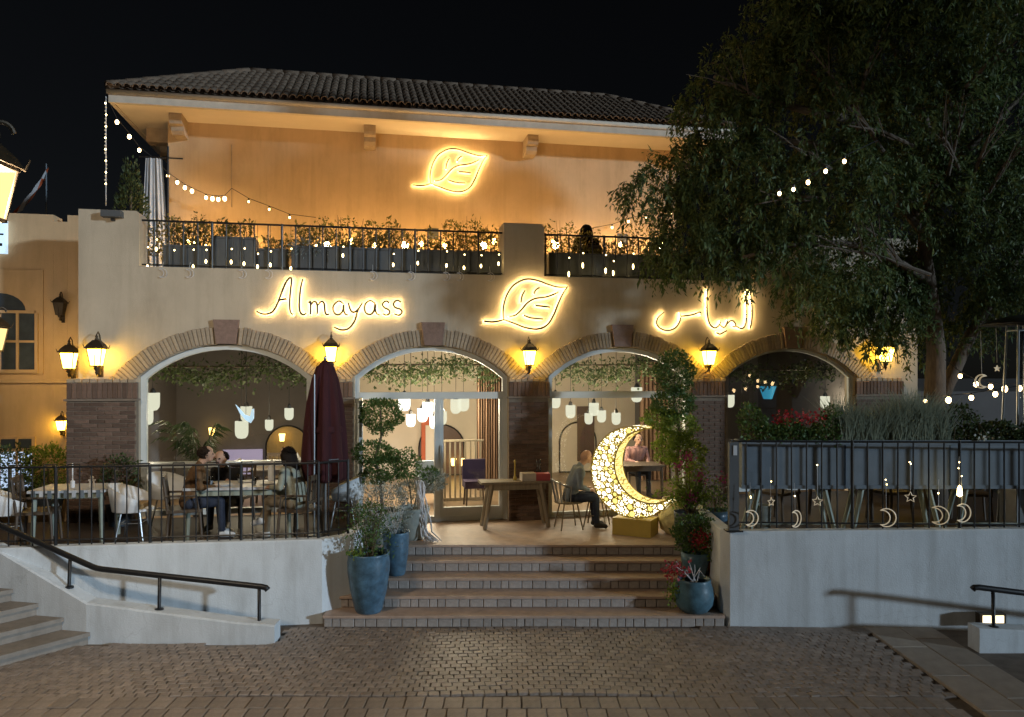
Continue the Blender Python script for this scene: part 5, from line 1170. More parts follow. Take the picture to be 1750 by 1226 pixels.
# ================================================================== parasol
pr = thing('closed_parasol', 'closed burgundy parasol standing left of the door', 'parasol', (W(556, 900, 11.0).x, 11.0, DZ)); zf = lambda py: EYE-(py-HY)/FPX*11.0-DZ
MB().lathe([(.30, 0), (.30, .05), (.06, .08)], 20).build('base', 'iron', pr)
MB().tube([(0, 0, .05), (0, 0, zf(615))], .022, 8).build('pole', 'steel', pr)
pl = lambda k, z: 1+.16*math.sin(k*8*2*math.pi/64)*(.35 if z > zf(650) else 1)+.05*math.sin(k*1.7)
MB().lathe([(.24, zf(822)), (.29, zf(815)), (.285, zf(780)), (.26, zf(735)), (.225, zf(690)), (.175, zf(648)), (.12, zf(628)), (.03, zf(616))], 64, pleat=pl).build('canopy', 'umbrella', pr, smooth=True)
MB().lathe([(.255, zf(738)), (.262, zf(735)), (.245, zf(728))], 32, caps=False).build('strap', 'umbrella', pr)
MB().ball((0, 0, zf(612)), .03).build('finial', 'steel', pr)
MB().tube([(-.085, -.29, .0), (-.085, -.28, zf(640))], .012, 6).build('crank_pole', 'steel', pr)

# ================================================================== furniture
def slat_chair(label, loc, rz, grp=None, m='darkwood', seat='darkwood'):
    t = thing('slatted_chair', label, 'chair', loc, rz, grp)                # faces +x
    MB().box((0, 0, .44), (.46, .48, .04)).build('seat', seat, t)
    for sx in (-1, 1):
        for sy in (-1, 1): MB().tube([(sx*.2, sy*.21, .42), (sx*.23, sy*.23, 0)], [.022, .018], 6).build('leg', m, t)
    for sy in (-1, 1): MB().tube([(-.21, sy*.21, .42), (-.27, sy*.22, .92)], .02, 6).build('back_post', m, t); MB().tube([(-.25, sy*.23, .66), (.16, sy*.24, .65), (.19, sy*.23, .44)], .016, 6).build('armrest', m, t)
    MB().box((-.268, 0, .90), (.035, .46, .07)).build('back_rail', m, t); MB().box((-.232, 0, .56), (.03, .42, .04)).build('back_rail', m, t)
    for k in range(5): y = -.16+.08*k; MB().tube([(-.232, y, .57), (-.266, y, .88)], .011, 5).build('slat', m, t)
    return t
def tub_chair(label, loc, rz, grp=None, cush=True):
    t = thing('tub_chair', label, 'chair', loc, rz, grp); vs = []; K = 22
    for (z, f) in ((.42, 0), (.60, 1), (.80, 2)):
        for k in range(K):
            a = R(60)+R(240)*k/(K-1); hgt = z if f == 0 else .42+(z-.42)*(.45+.55*math.sin(math.pi*k/(K-1))); rr = .25+.03*f; vs += [(rr*math.cos(a), rr*math.sin(a), hgt), ((rr+.025)*math.cos(a), (rr+.025)*math.sin(a), hgt)]
    fs = []
    for f in range(2):
        for k in range(K-1):
            a = (f*K+k)*2; b = a+2; c = a+2*K; d = b+2*K; fs += [(a, b, d, c), (a+1, c+1, d+1, b+1)]
            if f == 1: fs.append((c, d, d+1, c+1))
    MB().add(vs, fs).build('shell', 'white', t, smooth=True); MB().lathe([(.2, .40), (.27, .42), (.27, .45), (.2, .46)], 22).build('seat', 'white', t)
    if cush: MB().box((.0, 0, .49), (.36, .36, .07)).build('cushion', 'tan', t)
    for k in range(4): a = R(45+90*k); MB().tube([(.17*math.cos(a), .17*math.sin(a), .41), (.26*math.cos(a), .26*math.sin(a), 0)], .012, 6).build('leg', 'steel', t)
    MB().tube([(.2*math.cos(R(45+90*k)), .2*math.sin(R(45+90*k)), .25) for k in range(4)], .008, 5, closed=True).build('stretcher', 'steel', t)
    return t
def table(label, loc, rz, w, d, h=.75, top='tablewhite', leg='palewood', apron=True):
    t = thing('dining_table', label, 'table', loc, rz); MB().box((0, 0, h-.02), (w, d, .035)).build('tabletop', top, t)
    if apron: MB().box((0, -d/2+.05, h-.08), (w-.12, .02, .08)).box((0, d/2-.05, h-.08), (w-.12, .02, .08)).build('apron', leg, t)
    for sx in (-1, 1):
        for sy in (-1, 1): MB().tube([(sx*(w/2-.07), sy*(d/2-.07), h-.04), (sx*(w/2-.05), sy*(d/2-.05), 0)], [.035, .026], 6).build('leg', leg, t)
    return t
d1 = W(415, 830, 11.0); t_a = table('long dining table set for the three diners on the left terrace', (d1.x, 11.05, DZ), .13, 1.5, .75)
t_b = table('striped-edge empty table in front of the brick corner pier', (W(128, 860, 10.7).x, 10.75, DZ), .13, 1.0, .7)
for k in range(9): MB().box((-.42+k*.105, -.352, .70), (.05, .004, .10)).build('stripe', 'tablewhite' if k % 2 else 'graymetal', t_b)
for k, (dx, dy, lb) in enumerate(((-.45, -.1, 'first'), (-.1, .1, 'second'), (.2, -.15, 'third'), (.5, .12, 'fourth'))):
    q = Vector((d1.x+dx, 11.05+dy, DZ+.7475)); g = thing('drinking_glass', 'clear drinking glass on the long table, %s from the left' % lb, 'glass', q, 0, 'glasses on the long table'); MB().lathe([(.025, 0), (.036, .12), (.034, .12), (.022, .008)], 12, caps=False).build('bowl', 'clear', g, smooth=True); MB().lathe([(.022, .004), (.03, .06), (.005, .062)], 12).build('water', 'tablewhite', g)
for k, (dx, dy, r_, lb) in enumerate(((-.25, -.15, .13, 'white plate near the man in brown'), (.35, .0, .13, 'white plate near the woman in the pale jacket'), (.0, .2, .11, 'white plate at the far side of the long table'))):
    tag(MB().lathe([(.07, 0), (r_, .018), (r_-.008, .02), (.06, .006)], 20).build('plate', 'white', loc=(d1.x+dx, 11.05+dy, DZ+.7475), smooth=True), lb, 'plate', 'plates on the long table')
tag(MB().lathe([(.045, 0), (.05, .03), (.05, .2), (.018, .26), (.016, .31), (.02, .32)], 14).build('bottle', 'white', loc=(d1.x+.32, 11.3, DZ+.7475), smooth=True), 'pale bottle standing on the long table', 'bottle')
cd = thing('candle_holder', 'thin candle stick on the striped-edge table', 'candle', (W(124, 830, 10.7).x, 10.7, DZ+.7475)); MB().lathe([(.03, 0), (.03, .09), (.012, .1)], 10).build('holder', 'white', cd); MB().tube([(0, 0, .1), (0, 0, .34)], .009, 6).build('candle', 'white', cd)
fgn = thing('table_figurine', 'small pale figurine on the striped-edge table', 'ornament', (W(157, 830, 10.7).x, 10.7, DZ+.7475)); MB().tube([(-.03, 0, 0), (-.025, 0, .10)], .012, 6).tube([(.03, 0, 0), (.025, 0, .1)], .012, 6).box((0, 0, .105), (.09, .03, .02)).ball((0, 0, .14), .026).build('body', 'creambox', fgn)
slat_chair('dark slatted chair under the man in the brown hoodie', (W(318, 900, 10.75).x, 10.72, DZ), .35)
slat_chair('dark slatted chair under the woman in the pale jacket', (W(512, 900, 10.72).x, 10.75, DZ), math.pi-.25)
slat_chair('dark chair at the far side of the long table', (W(398, 880, 11.75).x, 11.78, DZ), -1.75)
tub_chair('white tub chair with tan cushion between the two left tables', (W(228, 880, 10.75).x, 10.75, DZ), .15)
tub_chair('white tub chair behind the man in the brown hoodie', (W(290, 840, 11.9).x, 11.9, DZ), -.4, cush=False)
tub_chair('white tub chair far left, cut by the handrail', (W(15, 880, 10.5).x, 10.5, DZ), .6, cush=False)
tub_chair('white tub chair between parasol and door', (W(590, 870, 11.75).x, 11.75, DZ), math.pi, cush=False)
slat_chair('dark slatted chair left of the striped-edge table', (W(62, 890, 10.5).x, 10.55, DZ), .3)
bsh = thing('potted_bush', 'leafy bush beneath the low lantern left of the corner pier', 'shrub', F(FS(82, .9), .9, DZ)); bz = FZ(82, 770, .9)-DZ
pot(bsh, [(.2, 0), (.26, .4), (.27, .42), (.24, .4)], 'darkpot'); leafball(bsh, (0, 0, bz-.35), (.42, .35, .5), 1900, 'leaf_bright', .06, .03); MB().tube([(0, 0, .3), (0, 0, bz-.3)], .02, 6).build('stems', 'stem', bsh)
bs2 = thing('potted_bush', 'dark bush in front of the blue lit window at the far left', 'shrub', F(FS(18, .8), .8, DZ)); bz = FZ(18, 765, .8)-DZ
pot(bs2, [(.2, 0), (.26, .4), (.27, .42), (.24, .4)], 'darkpot'); leafball(bs2, (0, 0, bz-.4), (.5, .35, .5), 1100, 'leaf_dark', .07, .035, shell=.2); MB().tube([(0, 0, .3), (0, 0, bz-.3)], .02, 6).build('stems', 'stem', bs2)
bs3 = thing('potted_bush', 'small dim bush against the right side of the corner pier', 'shrub', F(FS(205, -.5), -.5, DZ)); pot(bs3, [(.16, 0), (.2, .3), (.21, .32), (.19, .3)], 'darkpot'); leafball(bs3, (0, 0, .75), (.28, .24, .38), 620, 'leaf_dark', .06, .03); MB().tube([(0, 0, .25), (0, 0, .7)], .015, 6).build('stems', 'stem', bs3)
for l_, r_, lb in slat_spots: slat_chair(lb, l_, r_)
pot(pot_late, [(.10, 0), (.11, .02), (.12, .34), (.125, .36), (.105, .36), (.1, .32)], 'greypot')
table('dark square table under the middle trough planter', (W(1440, 890, 11.8).x, 11.9, 1.15), .1, .8, .7, top='darkwood', leg='darkwood')
# console table at the door
ct = thing('console_table', 'pale wooden console table with splayed legs beside the door', 'table', (W(880, 895, 12.85).x, 12.9, PZ), TH); h = EYE-(823-HY)/FPX*12.75-PZ
MB().box((-.0, 0, h-.02), (1.22, .42, .04)).build('tabletop', 'wood', ct); MB().box((0, -.16, h-.09), (1.0, .02, .1)).box((0, .16, h-.09), (1.0, .02, .1)).build('apron', 'wood', ct)
for sx in (-1, 1):
    for sy in (-1, 1): MB().tube([(sx*.42, sy*.15, h-.04), (sx*.55, sy*.18, 0)], [.045, .035], 6).build('leg', 'wood', ct)
top = lambda px, dy=0: Vector((W(px, 800, 12.85).x, 12.9+dy, PZ+h+.0005))
rb_ = thing('gift_box', 'red and cream box lying on the console table', 'box', top(914), TH); MB().box((-.12, 0, .065), (.24, .22, .13)).build('cream_half', 'creambox', rb_); MB().box((.126, 0, .06), (.25, .2, .12)).build('red_half', 'redbox', rb_)
bt = thing('glass_bottle', 'clear bottle on the console table behind the red box', 'bottle', top(921, .17)); MB().lathe([(.04, 0), (.045, .02), (.045, .18), (.02, .22), (.045, .26), (.045, .32), (.02, .34)], 12).build('body', 'clear', bt, smooth=True)
mi = tag(MB().lathe([(.03, 0), (.03, .05), (.015, .08), (.012, .3), (.022, .31), (.022, .33), (.004, .35)], 10).build('pepper_mill', 'gold', loc=top(880, .0), smooth=True), 'slim brass candlestick at the left of the red box', 'candlestick')
def rod_chair(label, loc, rz):
    t = thing('wire_chair', label, 'chair', loc, rz); MB().lathe([(.2, .43), (.24, .44), (.24, .46), (.2, .47)], 20).build('seat', 'wood', t)
    for k in range(9):
        a = R(100+20*k); MB().tube([(.22*math.cos(a), .22*math.sin(a), .45), (.30*math.cos(a), .30*math.sin(a), .84-.05*abs(k-4)/2)], .009, 5).build('spindle', 'steel', t)
    MB().tube([(.30*math.cos(R(100+20*k)), .30*math.sin(R(100+20*k)), .84-.05*abs(k-4)/2) for k in range(9)], .014, 6).build('back_rail', 'steel', t)
    for k in range(4): a = R(45+90*k); MB().tube([(.16*math.cos(a), .16*math.sin(a), .44), (.27*math.cos(a), .27*math.sin(a), 0)], .012, 6).build('leg', 'wood', t)
    MB().tube([(.22*math.cos(R(45+90*k)), .22*math.sin(R(45+90*k)), .2) for k in range(4)], .008, 5, closed=True).build('stretcher', 'wood', t)
    return t
mp_ = Vector((W(972, 890, 12.7).x, 12.75, PZ))
rod_chair('spindle-back chair under the man in the grey-blue shirt', mp_, .25)
rod_chair('empty spindle-back chair just left of the moon', Vector((W(1022, 890, 12.75).x, 12.95, PZ)), math.pi-.3)
tag(MB().box((0, 0, 0), (.05, .008, .09)).build('tray_card', 'tablewhite', loc=(W(975, 873, 12.55).x, 12.5, PZ+.22)), 'small white glowing card under the seated man', 'card')
bpy.data.objects.remove(bpy.data.objects['tray_card'])

# ================================================================== interior seen through the glass
def inthing(name, label, cat, px, n, z, group=None): return fthing(name, label, cat, FS(px, n), n, z, group)
PEND = [[(261, 687, .16), (252, 714, .13), (413, 735, .16), (421, 708, .14), (460, 727, .10), (494, 708, .11)],
        [(691, 689, .15), (702, 719, .12), (722, 710, .13), (731, 700, .14), (742, 722, .12), (755, 715, .13), (779, 695, .14), (792, 690, .15)],
        [(949, 686, .14), (975, 704, .13), (1006, 716, .11), (1015, 700, .13), (1028, 712, .12), (1053, 716, .12), (1088, 675, .15)],
        [(1247, 686, .13), (1410, 688, .13), (1430, 682, .14)]]
NAMES = ['the leftmost arched window', 'the door arch', 'the arched window behind the moon', 'the rightmost arched window']
for k, L in enumerate(PEND):
    for j, (px, py, r) in enumerate(L):
        n = 1.7+((j*37) % 5)*.35; s, z = FP(px, py, n); r = r*(13.4+n)/13.4*.68; h = r*1.35
        t = fthing('pendant_lamp', 'frosted glass pendant lamp, %s from the left behind %s' % (ORD[j], NAMES[k]), 'lamp', s, n, z, 'pendant lamps in the restaurant')
        MB().lathe([(r*.15, -h), (r*.6, -h*.93), (r*.92, -h*.62), (r, -h*.2), (r, h)], 18).build('shade', 'em_pend_hot' if (k == 1 and j < 5) else 'em_pend', t, smooth=True)
        bulb_light(t, (0, 0, 0), (44, 85, 64, 34)[k], (1, .85, .60), .05); MB().lathe([(r*.5, h), (r*.35, h+.06), (.01, h+.09)], 10).build('cap', 'iron', t); MB().tube([(0, 0, h+.08), (0, 0, 4.12-z)], .006, 5).build('cord', 'iron', t)
# foliage garlands under the ceiling
for j, (a, b, n, zc, lb) in enumerate(((250, 545, 2.6, 3.45, 'hanging greenery below the ceiling behind the leftmost arch'), (620, 850, 2.6, 3.50, 'hanging greenery below the ceiling behind the door arch'), (950, 1175, 2.6, 3.5, 'hanging greenery below the ceiling behind the moon'), (1250, 1450, 2.8, 3.4, 'hanging greenery below the ceiling behind the rightmost arch'))):
    s0, s1 = FS(a, n), FS(b, n); t = fthing('hanging_greenery', lb, 'greenery', (s0+s1)/2, n, zc, 'greenery hanging inside'); L = (s1-s0)/2
    N_ = 1500; x = RNG.uniform(-L, L, N_); pos = np.stack([x, RNG.normal(0, .35, N_), RNG.normal(0, .14, N_)+.10*np.sin(x*3)], 1)
    leaves('foliage', 'leaf_dark', pos, RNG.normal(size=(N_, 3))+np.array([0, 0, -.6]), .09, .05, t)
    MB().tube([(-L, 0, .1), (L, 0, .1)], .02, 5).tube([(-L*.8, 0, .1), (-L*.8, 0, 4.12-zc)], .006, 4).tube([(L*.8, 0, .1), (L*.8, 0, 4.12-zc)], .006, 4).build('trellis', 'darkwood', t)
def archpanel(name, label, px0, px1, pyt, m, n=NB-.04, rim='iron', z0=PZ+.02):
    s0, s1 = FS(px0, n), FS(px1, n); zt = FZ((px0+px1)/2, pyt, n); hw = (s1-s0)/2; t = fthing(name, label, 'mirror', (s0+s1)/2, n, PZ)
    pts = [(-hw, z0-PZ), (hw, z0-PZ)]+[(hw*math.cos(a), zt-hw-PZ+hw*math.sin(a)) for a in [math.pi*i/16 for i in range(17)]]
    MB().prism(pts, -.02, .02).build('panel', m, t); MB().tube([(x, -.025, z) for x, z in pts], .022, 6, closed=True).build('frame', rim, t); return t, hw, zt
t, hw, zt = archpanel('arched_mirror', 'tall arched mirror on the beige wall behind the door', 716, 793, 726, 'mirror_brown')
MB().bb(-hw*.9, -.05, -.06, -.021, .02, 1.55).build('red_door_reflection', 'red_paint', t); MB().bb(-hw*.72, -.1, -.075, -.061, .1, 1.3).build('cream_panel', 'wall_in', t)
t, hw, zt = archpanel('arched_mirror', 'tall arched mirror on the beige wall behind the seated man', 956, 1018, 722, 'wall_in')
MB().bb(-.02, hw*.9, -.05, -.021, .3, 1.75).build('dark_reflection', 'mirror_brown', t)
archpanel('arched_mirror', 'ochre arched panel on the dark wall behind the leftmost window', 455, 528, 728, 'mirror_ochre')
for (px0, px1, n, lb) in ((815, 868, 3.4, 'brown curtain inside at the right of the door'), (1093, 1180, 4.2, 'wide brown curtain inside behind the moon')):
    s0, s1 = FS(px0, n), FS(px1, n); t = fthing('indoor_curtain', lb, 'curtain', (s0+s1)/2, n, PZ); K = 60; vs = []
    for z in (.02, 1.2, 2.9):
        for k in range(K): vs.append(((k/(K-1)-.5)*(s1-s0), .05*math.sin(k*1.3)+.02*math.sin(k*.5+z), z))
    MB().add(vs, [(r_*K+k, r_*K+k+1, (r_+1)*K+k+1, (r_+1)*K+k) for r_ in range(2) for k in range(K-1)]).build('cloth', 'curtain_in', t, smooth=True)
    MB().tube([(-(s1-s0)/2-.05, 0, 2.93), ((s1-s0)/2+.05, 0, 2.93)], .02, 6).build('rod', 'iron', t)
# slatted screen, purple stool, armchair, wall lamps
t = inthing('slatted_screen', 'low slatted timber screen inside the glass door', 'screen', 792, 2.2, PZ)
for k in range(8): MB().box((-.38+k*.105, 0, .62), (.035, .03, 1.2)).build('slat', 'wood', t)
MB().box((0, 0, 1.24), (.84, .05, .04)).build('top_rail', 'wood', t); MB().box((0, 0, .04), (.84, .05, .06)).build('bottom_rail', 'wood', t)
t = inthing('upholstered_chair', 'purple upholstered chair inside beside the slatted screen', 'chair', 812, 1.6, PZ); MB().box((0, 0, .44), (.46, .46, .14)).build('seat', 'purple', t); MB().box((0, .21, .70), (.46, .08, .4)).build('backrest', 'purple', t)
for sx in (-1, 1):
    for sy in (-1, 1): MB().tube([(sx*.18, sy*.18, .38), (sx*.2, sy*.2, 0)], .018, 6).build('leg', 'darkwood', t)
t = inthing('blue_armchair', 'blue-grey armchair glimpsed through the open door', 'chair', 733, 1.9, PZ); MB().box((0, 0, .36), (.5, .5, .2)).build('seat', 'graymetal', t); MB().box((0, .24, .62), (.5, .1, .46)).build('backrest', 'graymetal', t); MB().box((-.25, 0, .52), (.07, .48, .16)).box((.25, 0, .52), (.07, .48, .16)).build('armrest', 'graymetal', t)
for sx in (-1, 1):
    for sy in (-1, 1): MB().tube([(sx*.2, sy*.2, .27), (sx*.2, sy*.2, 0)], .02, 6).build('leg', 'darkwood', t)
for px, py, lb in ((775, 790, 'left small wall lamp glowing beyond the glass door'), (790, 790, 'right small wall lamp glowing beyond the glass door'), (362, 738, 'small warm lamp glowing inside the leftmost window'), (482, 748, 'small amber lamp in front of the ochre arched panel')):
    s, z = FP(px, py, NB-.25); t = fthing('wall_lamp', lb, 'lamp', s, NB-.25, z); MB().lathe([(.05, -.09), (.075, .09)], 12).build('shade', 'em_lamp_dim', t); MB().tube([(0, 0, -.08), (0, .25, -.14)], .012, 6).build('arm', 'bronze', t)
s, z = FP(1312, 672, 3.2); t = fthing('blue_ceiling_lamp', 'cyan glowing cone lamp inside the rightmost arched window', 'lamp', s, 3.2, z); MB().lathe([(.10, -.14), (.20, .16)], 18, caps=False).build('shade', 'em_cyan', t, smooth=True); MB().tube([(0, 0, .16), (0, 0, 4.12-z)], .008, 5).build('cord', 'iron', t)
s, z = FP(420, 708, .9); t = fthing('lit_sign', 'pale blue tick reflected in the leftmost window, built as a glowing shape', 'sign', s, .9, z); k_ = 13.9/FPX  # sign reflected in the pane, modelled as a glowing solid on an added cord
MB().prism([((x-420)*k_, (708-y)*k_) for x, y in ((404, 692), (410, 698), (419, 709), (427, 712), (430, 700), (433, 699), (433, 715), (428, 723), (420, 718), (411, 707))], -.015, .015).build('tick', 'em_cool', t); MB().tube([(0, .02, .0), (0, .02, 4.12-z)], .004, 4).build('cord', 'iron', t)
t = inthing('lilac_panel', 'lilac lit wall panel inside the leftmost window', 'panel', 418, NB-.1, FZ(418, 790, NB)); MB().bb(-.5, .42, -.03, .03, -.32, .32).build('panel', emis('lilac_glow', (.45, .40, .65), .28), t)
t = inthing('indoor_palm', 'dark potted palm inside the leftmost window', 'plant', 345, 1.3, PZ); pot(t, [(.15, 0), (.2, .35), (.18, .35)], 'darkpot'); pl_, dl_ = [], []
for i in range(16):
    a = random.uniform(0, 6.28); r_ = random.uniform(.5, .95); e = Vector((r_*math.cos(a), r_*.5*math.sin(a), random.uniform(1.2, 1.9)))
    for u in np.linspace(.25, 1, 26):
        q = Vector((e.x*u, e.y*u, .4+(e.z-.4)*(1-(1-u)**2)+.1-.25*u*u))
        for sd_ in (-1, 1): pl_.append(q); dl_.append((e.x*.5-e.y*sd_*.8, e.y*.5+e.x*sd_*.8, -.3))
leaves('fronds', 'leaf_dark', np.array(pl_), np.array(dl_), .2, .022, t); MB().tube([(0, 0, .3), (0, 0, .8)], .04, 6).build('trunk', 'bark', t)
# indoor dining tables
for px, n, lb in ((1090, 1.7, 'dark indoor dining table behind the moon'), (470, 2.4, 'indoor dining table behind the leftmost window')):
    t = table(lb, F(FS(px, n), n, PZ), TH, .9, .8, top='darkwood', leg='darkwood')
slat_chair('dark indoor chair left of the indoor table by the left window', F(FS(432, 2.3), 2.3, PZ), TH)
slat_chair('dark indoor chair behind the indoor table by the left window', F(FS(474, 3.2), 3.2, PZ), TH-1.57)
nk = inthing('folded_napkins', 'white folded napkins standing on the indoor table by the left window', 'napkin', 508, 2.3, PZ+.7475)
for k in range(3): MB().lathe([(.10, 0), (.085, .12), (.004, .30)], 5, (-.1+.1*k, .03*k, 0)).build('cone', 'white', nk)

# ================================================================== people
def capsule(mb, a, b, ra, rb, segs=12):
    a, b = Vector(a), Vector(b); d = b-a; L = d.length
    if L < 1e-6: mb.ball(a, ra, segs, 8); return
    d.normalize(); pts, rs = [], []
    for i in range(5): t = math.pi/2*i/4; pts.append(a-d*ra*math.cos(t)); rs.append(max(ra*math.sin(t), .001))
    for i in range(5): t = math.pi/2*i/4; pts.append(b+d*rb*math.sin(t)); rs.append(max(rb*math.cos(t), .001))
    mb.tube(pts, rs, segs)
def person(label, loc, rz, J, mats, hair, vox=.012, extra=None, group=None):
    """J: joints in metres facing +x. mats: zone->material. One continuous remeshed body."""
    t = thing('person', label, 'person', loc, rz, group); segs = []
    def S(a, b, ra, rb, zone): segs.append((Vector(J.get(a, a) if isinstance(a, str) else a), Vector(J.get(b, b) if isinstance(b, str) else b), ra, rb, zone))
    for y in (-.06, 0, .06):
        dy = Vector((0, y, 0)); S(Vector(J['pelvis'])+dy, Vector(J['spine'])+dy*.9, .115, .11, 'top'); S(Vector(J['spine'])+dy*.9, Vector(J['chest'])+dy*1.25, .11, .115, 'top')
    S('chest', 'neck', .10, .055, 'top'); S('neck', 'head', .052, .055, 'skin')
    hd = Vector(J['head']); f = Vector(J.get('face', (1, 0, 0))).normalized(); up = (hd-Vector(J['neck'])).normalized(); up = (up-f*up.dot(f)).normalized(); sdv = up.cross(f)
    S(hd+up*.05-f*.012, hd+up*.072+f*.006, .092, .088, 'skin'); S(hd+up*.03+f*.03, hd-up*.02+f*.045, .068, .048, 'skin')          # skull, jaw
    S(hd+up*.055+f*.092, hd+up*.02+f*.108, .012, .017, 'skin')                                                                    # nose
    S(hd-up*.012+f*.085-sdv*.018, hd-up*.012+f*.085+sdv*.018, .012, .012, 'lips')
    for e in (-1, 1): S(hd+up*.045+sdv*e*.09, hd+up*.015+sdv*e*.088-f*.004, .018, .013, 'skin'); S(hd+up*.048+f*.083+sdv*e*.033, hd+up*.048+f*.085+sdv*e*.034, .011, .011, 'eye')
    for s in ('l', 'r'):
        S('chest', 'sh_'+s, .10, .068, 'top'); S('sh_'+s, 'el_'+s, .062, .048, 'top'); S('el_'+s, 'wr_'+s, .046, .033, 'sleeve')
        w = Vector(J['wr_'+s]); h_ = Vector(J['ha_'+s]); d = (h_-w).normalized(); side = d.cross(Vector((0, 0, 1))).normalized(); dn = d.cross(side)
        S(w, w+d*.07, .026, .034, 'skin')
        for i, (off, ln) in enumerate(((-.028, .065), (-.010, .078), (.010, .074), (.028, .058))):
            k = w+d*.085+side*off; S(k, k+d*ln*.55+Vector((0, 0, -.008)), .0115, .011, 'skin'); S(k+d*ln*.55+Vector((0, 0, -.008)), k+d*ln*.9+Vector((0, 0, -.034)), .011, .0095, 'skin')
        sg_ = 1 if s == 'l' else -1; S(w+d*.04-side*sg_*.028, w+d*.085-side*sg_*.055+Vector((0, 0, -.012)), .014, .011, 'skin')
        S('pelvis', 'hip_'+s, .125, .105, 'leg'); S('hip_'+s, 'kn_'+s, .095, .066, 'leg'); S('kn_'+s, 'an_'+s, .064, .044, 'leg'); S('an_'+s, 'to_'+s, .05, .038, 'shoe'); S(Vector(J['an_'+s])-f*.02+Vector((0, 0, -.02)), 'to_'+s, .045, .034, 'shoe')
    mb = MB()
    for a, b, ra, rb, z in segs: capsule(mb, a, b, ra, rb)
    me = mb.mesh('tmp_body'); o = bpy.data.objects.new('tmp_body', me); COL.objects.link(o)
    m = o.modifiers.new('r', 'REMESH'); m.mode = 'VOXEL'; m.voxel_size = vox; sm_ = o.modifiers.new('s', 'SMOOTH'); sm_.factor = .5; sm_.iterations = 3
    dg = bpy.context.evaluated_depsgraph_get(); ev = o.evaluated_get(dg); bm_ = bpy.data.meshes.new_from_object(ev); bpy.data.objects.remove(o)
    zones = list(mats.keys()); bm_.materials.clear()
    for z in zones: bm_.materials.append(M[mats[z]] if isinstance(mats[z], str) else mats[z])
    nP = len(bm_.polygons); C = np.empty(nP*3, np.float32); bm_.polygons.foreach_get('center', C); C = C.reshape(-1, 3); best = np.full(nP, 1e9); idx = np.zeros(nP, np.int32)
    for a, b, ra, rb, z in segs:
        A = np.array(a); D = np.array(b-a); L2 = max(D.dot(D), 1e-9); tt = np.clip(((C-A)@D)/L2, 0, 1); dist = np.linalg.norm(C-(A+tt[:, None]*D), axis=1)-(ra+(rb-ra)*tt)
        if z in ('eye', 'lips'): dist = dist-.003
        mk = dist < best; best[mk] = dist[mk]; idx[mk] = zones.index(z)
    bm_.polygons.foreach_set('material_index', idx); bm_.name = 'body'
    b = link('body', bm_, 'skin', t, smooth=True)
    # hair: many fine locks over the skull
    kind, hm = hair; P_, D_ = [], []
    if kind == 'none': return t
    n = 2600; c = hd+up*.06-f*.008
    for i in range(n*3):
        v = Vector(RNG.normal(size=3)).normalized(); fz_, uz = v.dot(f), v.dot(up)
        if uz < (-.15 if kind == 'short' else -.35) or (fz_ > .30 and uz < .40) or (fz_ > .72 and uz < .6): continue
        P_.append(np.array(c+v*.097)); D_.append(np.array(v*.08-up*.5-f*.45+Vector(RNG.normal(size=3))*.2))
        if len(P_) >= n: break
    leaves('hair', hm, np.array(P_), np.array(D_), .034, .014, t)
    sk = MB(); sk.ball(c-f*.012, (.099, .099, .099), 16, 10)
    for q in range(len(sk.v)):
        v = Vector(sk.v[q])-c
        if v.dot(f) > .03 and v.dot(up) < .045: sk.v[q] = tuple(c+v*.80)
    sk.build('hair_cap', hm, t, smooth=True)
    if kind == 'long':
        lk = MB()
        for i in range(34):
            a = -1.9+3.8*i/33; v = -f*math.cos(a)+sdv*math.sin(a); p0 = c+v*.085+up*.03; lk.tube([p0+up*.05-v*.03, p0+v*.015-up*.05, p0+v*.015-up*.15-f*.03, p0-v*.01-up*.26-f*.075, p0-v*.03-up*(.36+.05*math.sin(i*2.3))-f*.10], [.014, .024, .028, .026, .006], 7)
        lk.build('long_hair', hm, t, smooth=True)
    return t
def seated(lean=.05, seat=.47, twist=0, armL=(.34, .14, .30), armR=(.34, -.14, .30), head=(0, 0), knee=.42, cross=False):
    z = seat; J = dict(pelvis=(0, 0, z+.08), spine=(lean*.4, 0, z+.30), chest=(lean, 0, z+.48), neck=(lean*1.35, 0, z+.62), head=(lean*1.6+.02+head[0], head[1], z+.70))
    for s, k in (('l', 1), ('r', -1)):
        J['hip_'+s] = (.03, k*.09, z+.07); J['kn_'+s] = (knee, k*.12, z+.07); J['an_'+s] = (knee+.03, k*.11, .08); J['to_'+s] = (knee+.17, k*.13, .045)
        J['sh_'+s] = (lean, k*.185, z+.53); arm = armL if k > 0 else armR; J['wr_'+s] = (arm[0], arm[1], z+arm[2]-.02); J['ha_'+s] = (arm[0]+.1, arm[1]*.8, z+arm[2]-.025)
        sh = Vector(J['sh_'+s]); w = Vector(J['wr_'+s]); mid = (sh+w)/2+Vector((-.09, k*.09, -.10)); J['el_'+s] = tuple(mid)
    if cross: J['kn_r'] = (.40, .02, z+.16); J['an_r'] = (.50, .16, z-.18); J['to_r'] = (.62, .18, z-.24)
    return J
M['skin'] = mat('skin', (.42, .25, .17), .55, .08, 20); M['skin2'] = mat('skin_warm', (.48, .28, .19), .5, .08, 20)
M['lips'] = mat('lips', (.34, .13, .10), .5, .05); M['eye'] = mat('eye', (.03, .02, .018), .2, .05)
M['brownhood'] = mat('brown_fleece', (.125, .068, .03), .9, .3, 10, 1, 13); M['jacket'] = mat('pale_jacket', (.30, .31, .25), .85, .25, 10, 1, 13); M['jeans'] = mat('dark_jeans', (.028, .036, .06), .9, .25, 12, 1, 14)
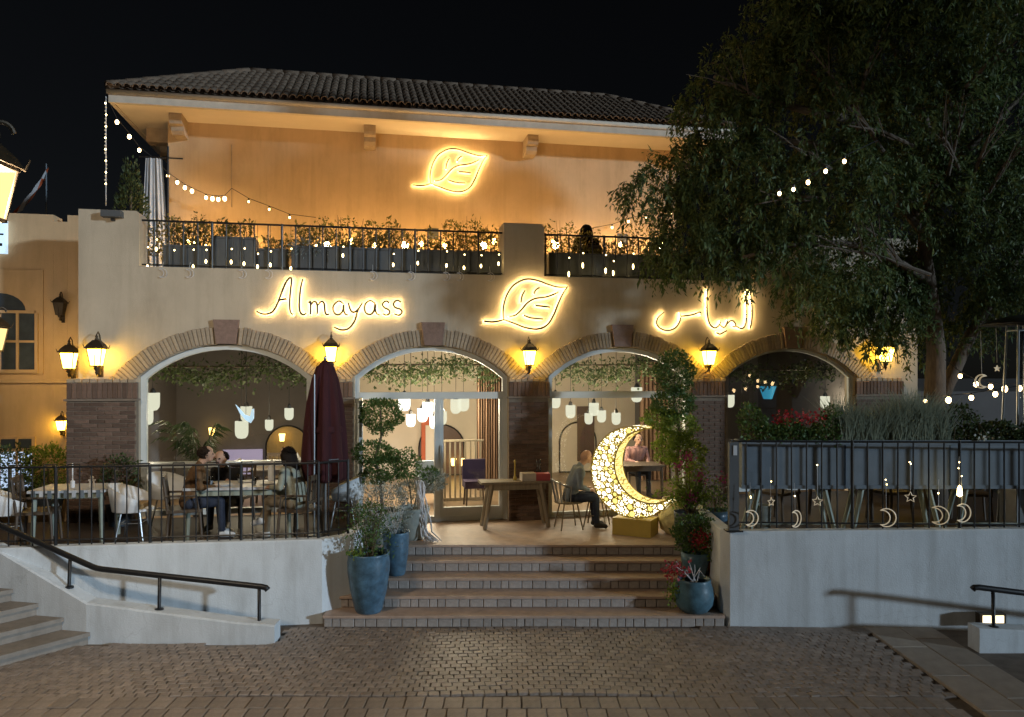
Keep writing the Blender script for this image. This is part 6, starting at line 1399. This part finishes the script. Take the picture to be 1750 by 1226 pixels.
M['greyshirt'] = mat('grey_blue_shirt', (.22, .26, .30), .85, .22, 9, 1, 12); M['black'] = mat('black_cloth', (.012, .012, .014), .9, .2, 12); M['pinktop'] = mat('rose_top', (.32, .17, .15), .9, .25, 10, 1, 13); M['tanpants'] = mat('khaki_cloth', (.20, .155, .10), .9, .15, 12); M['shoe'] = mat('shoe', (.02, .018, .016), .6); M['shoe_white'] = mat('white_shoe', (.6, .6, .6), .6)
M['hair_dark'] = mat('dark_hair', (.012, .008, .006), .75, .2, 30, spec=.15); M['hair_brown'] = mat('brown_hair', (.03, .018, .011), .75, .2, 30, spec=.15); M['hair_grey'] = mat('grey_hair', (.16, .12, .09), .6, .2, 30)
zz = lambda top, leg, shoe='shoe', sleeve=None, skin='skin': dict(skin=skin, top=top, sleeve=sleeve or top, leg=leg, shoe=shoe, lips='lips', eye='eye')
person('person in a brown hoodie seated with their back to us at the long table', (W(322, 900, 10.75).x, 10.74, DZ), .42, seated(.12, .46, head=(.03, 0)), zz('brownhood', 'jeans', 'shoe_white'), ('short', 'hair_brown'))
person('person with dark tied hair facing us behind the person in brown', (W(398, 880, 11.72).x, 11.72, DZ-.0), -1.75, seated(.20, .34, armL=(.22, .10, .42), armR=(.30, -.12, .30)), zz('black', 'black'), ('short', 'hair_dark'))
person('person with long dark hair and pale jacket seated at the right of the long table', (W(508, 900, 10.72).x, 10.76, DZ), math.pi-.30, seated(.10, .46, cross=True), zz('jacket', 'tanpants', 'shoe_white'), ('long', 'hair_dark'))
person('balding person in a grey-blue shirt seated beside the console table', mp_+Vector((.02, 0, 0)), .12, seated(.14, .46, head=(.04, 0), armL=(.30, .12, .22), armR=(.30, -.12, .22)), zz('greyshirt', 'jeans', skin='skin2'), ('none', 'hair_grey'))
person('person in a rose top dining inside, seen through the moon', F(FS(1085, 2.35), 2.35, PZ), TH-1.5, seated(.1, .46), zz('pinktop', 'black'), ('short', 'hair_dark'))
person('person with long dark hair seated with their back to the upper railing', F(FS(1003, 1.05), 1.05, TZ+.08), TH+1.45, seated(.04, .46), zz('black', 'black'), ('long', 'hair_dark'))
slat_chair('dark chair under the person on the upper terrace', F(FS(1003, 1.02), 1.02, TZ), TH+1.45)
slat_chair('dark indoor chair under the person in the rose top', F(FS(1085, 2.4), 2.4, PZ), TH-1.5)
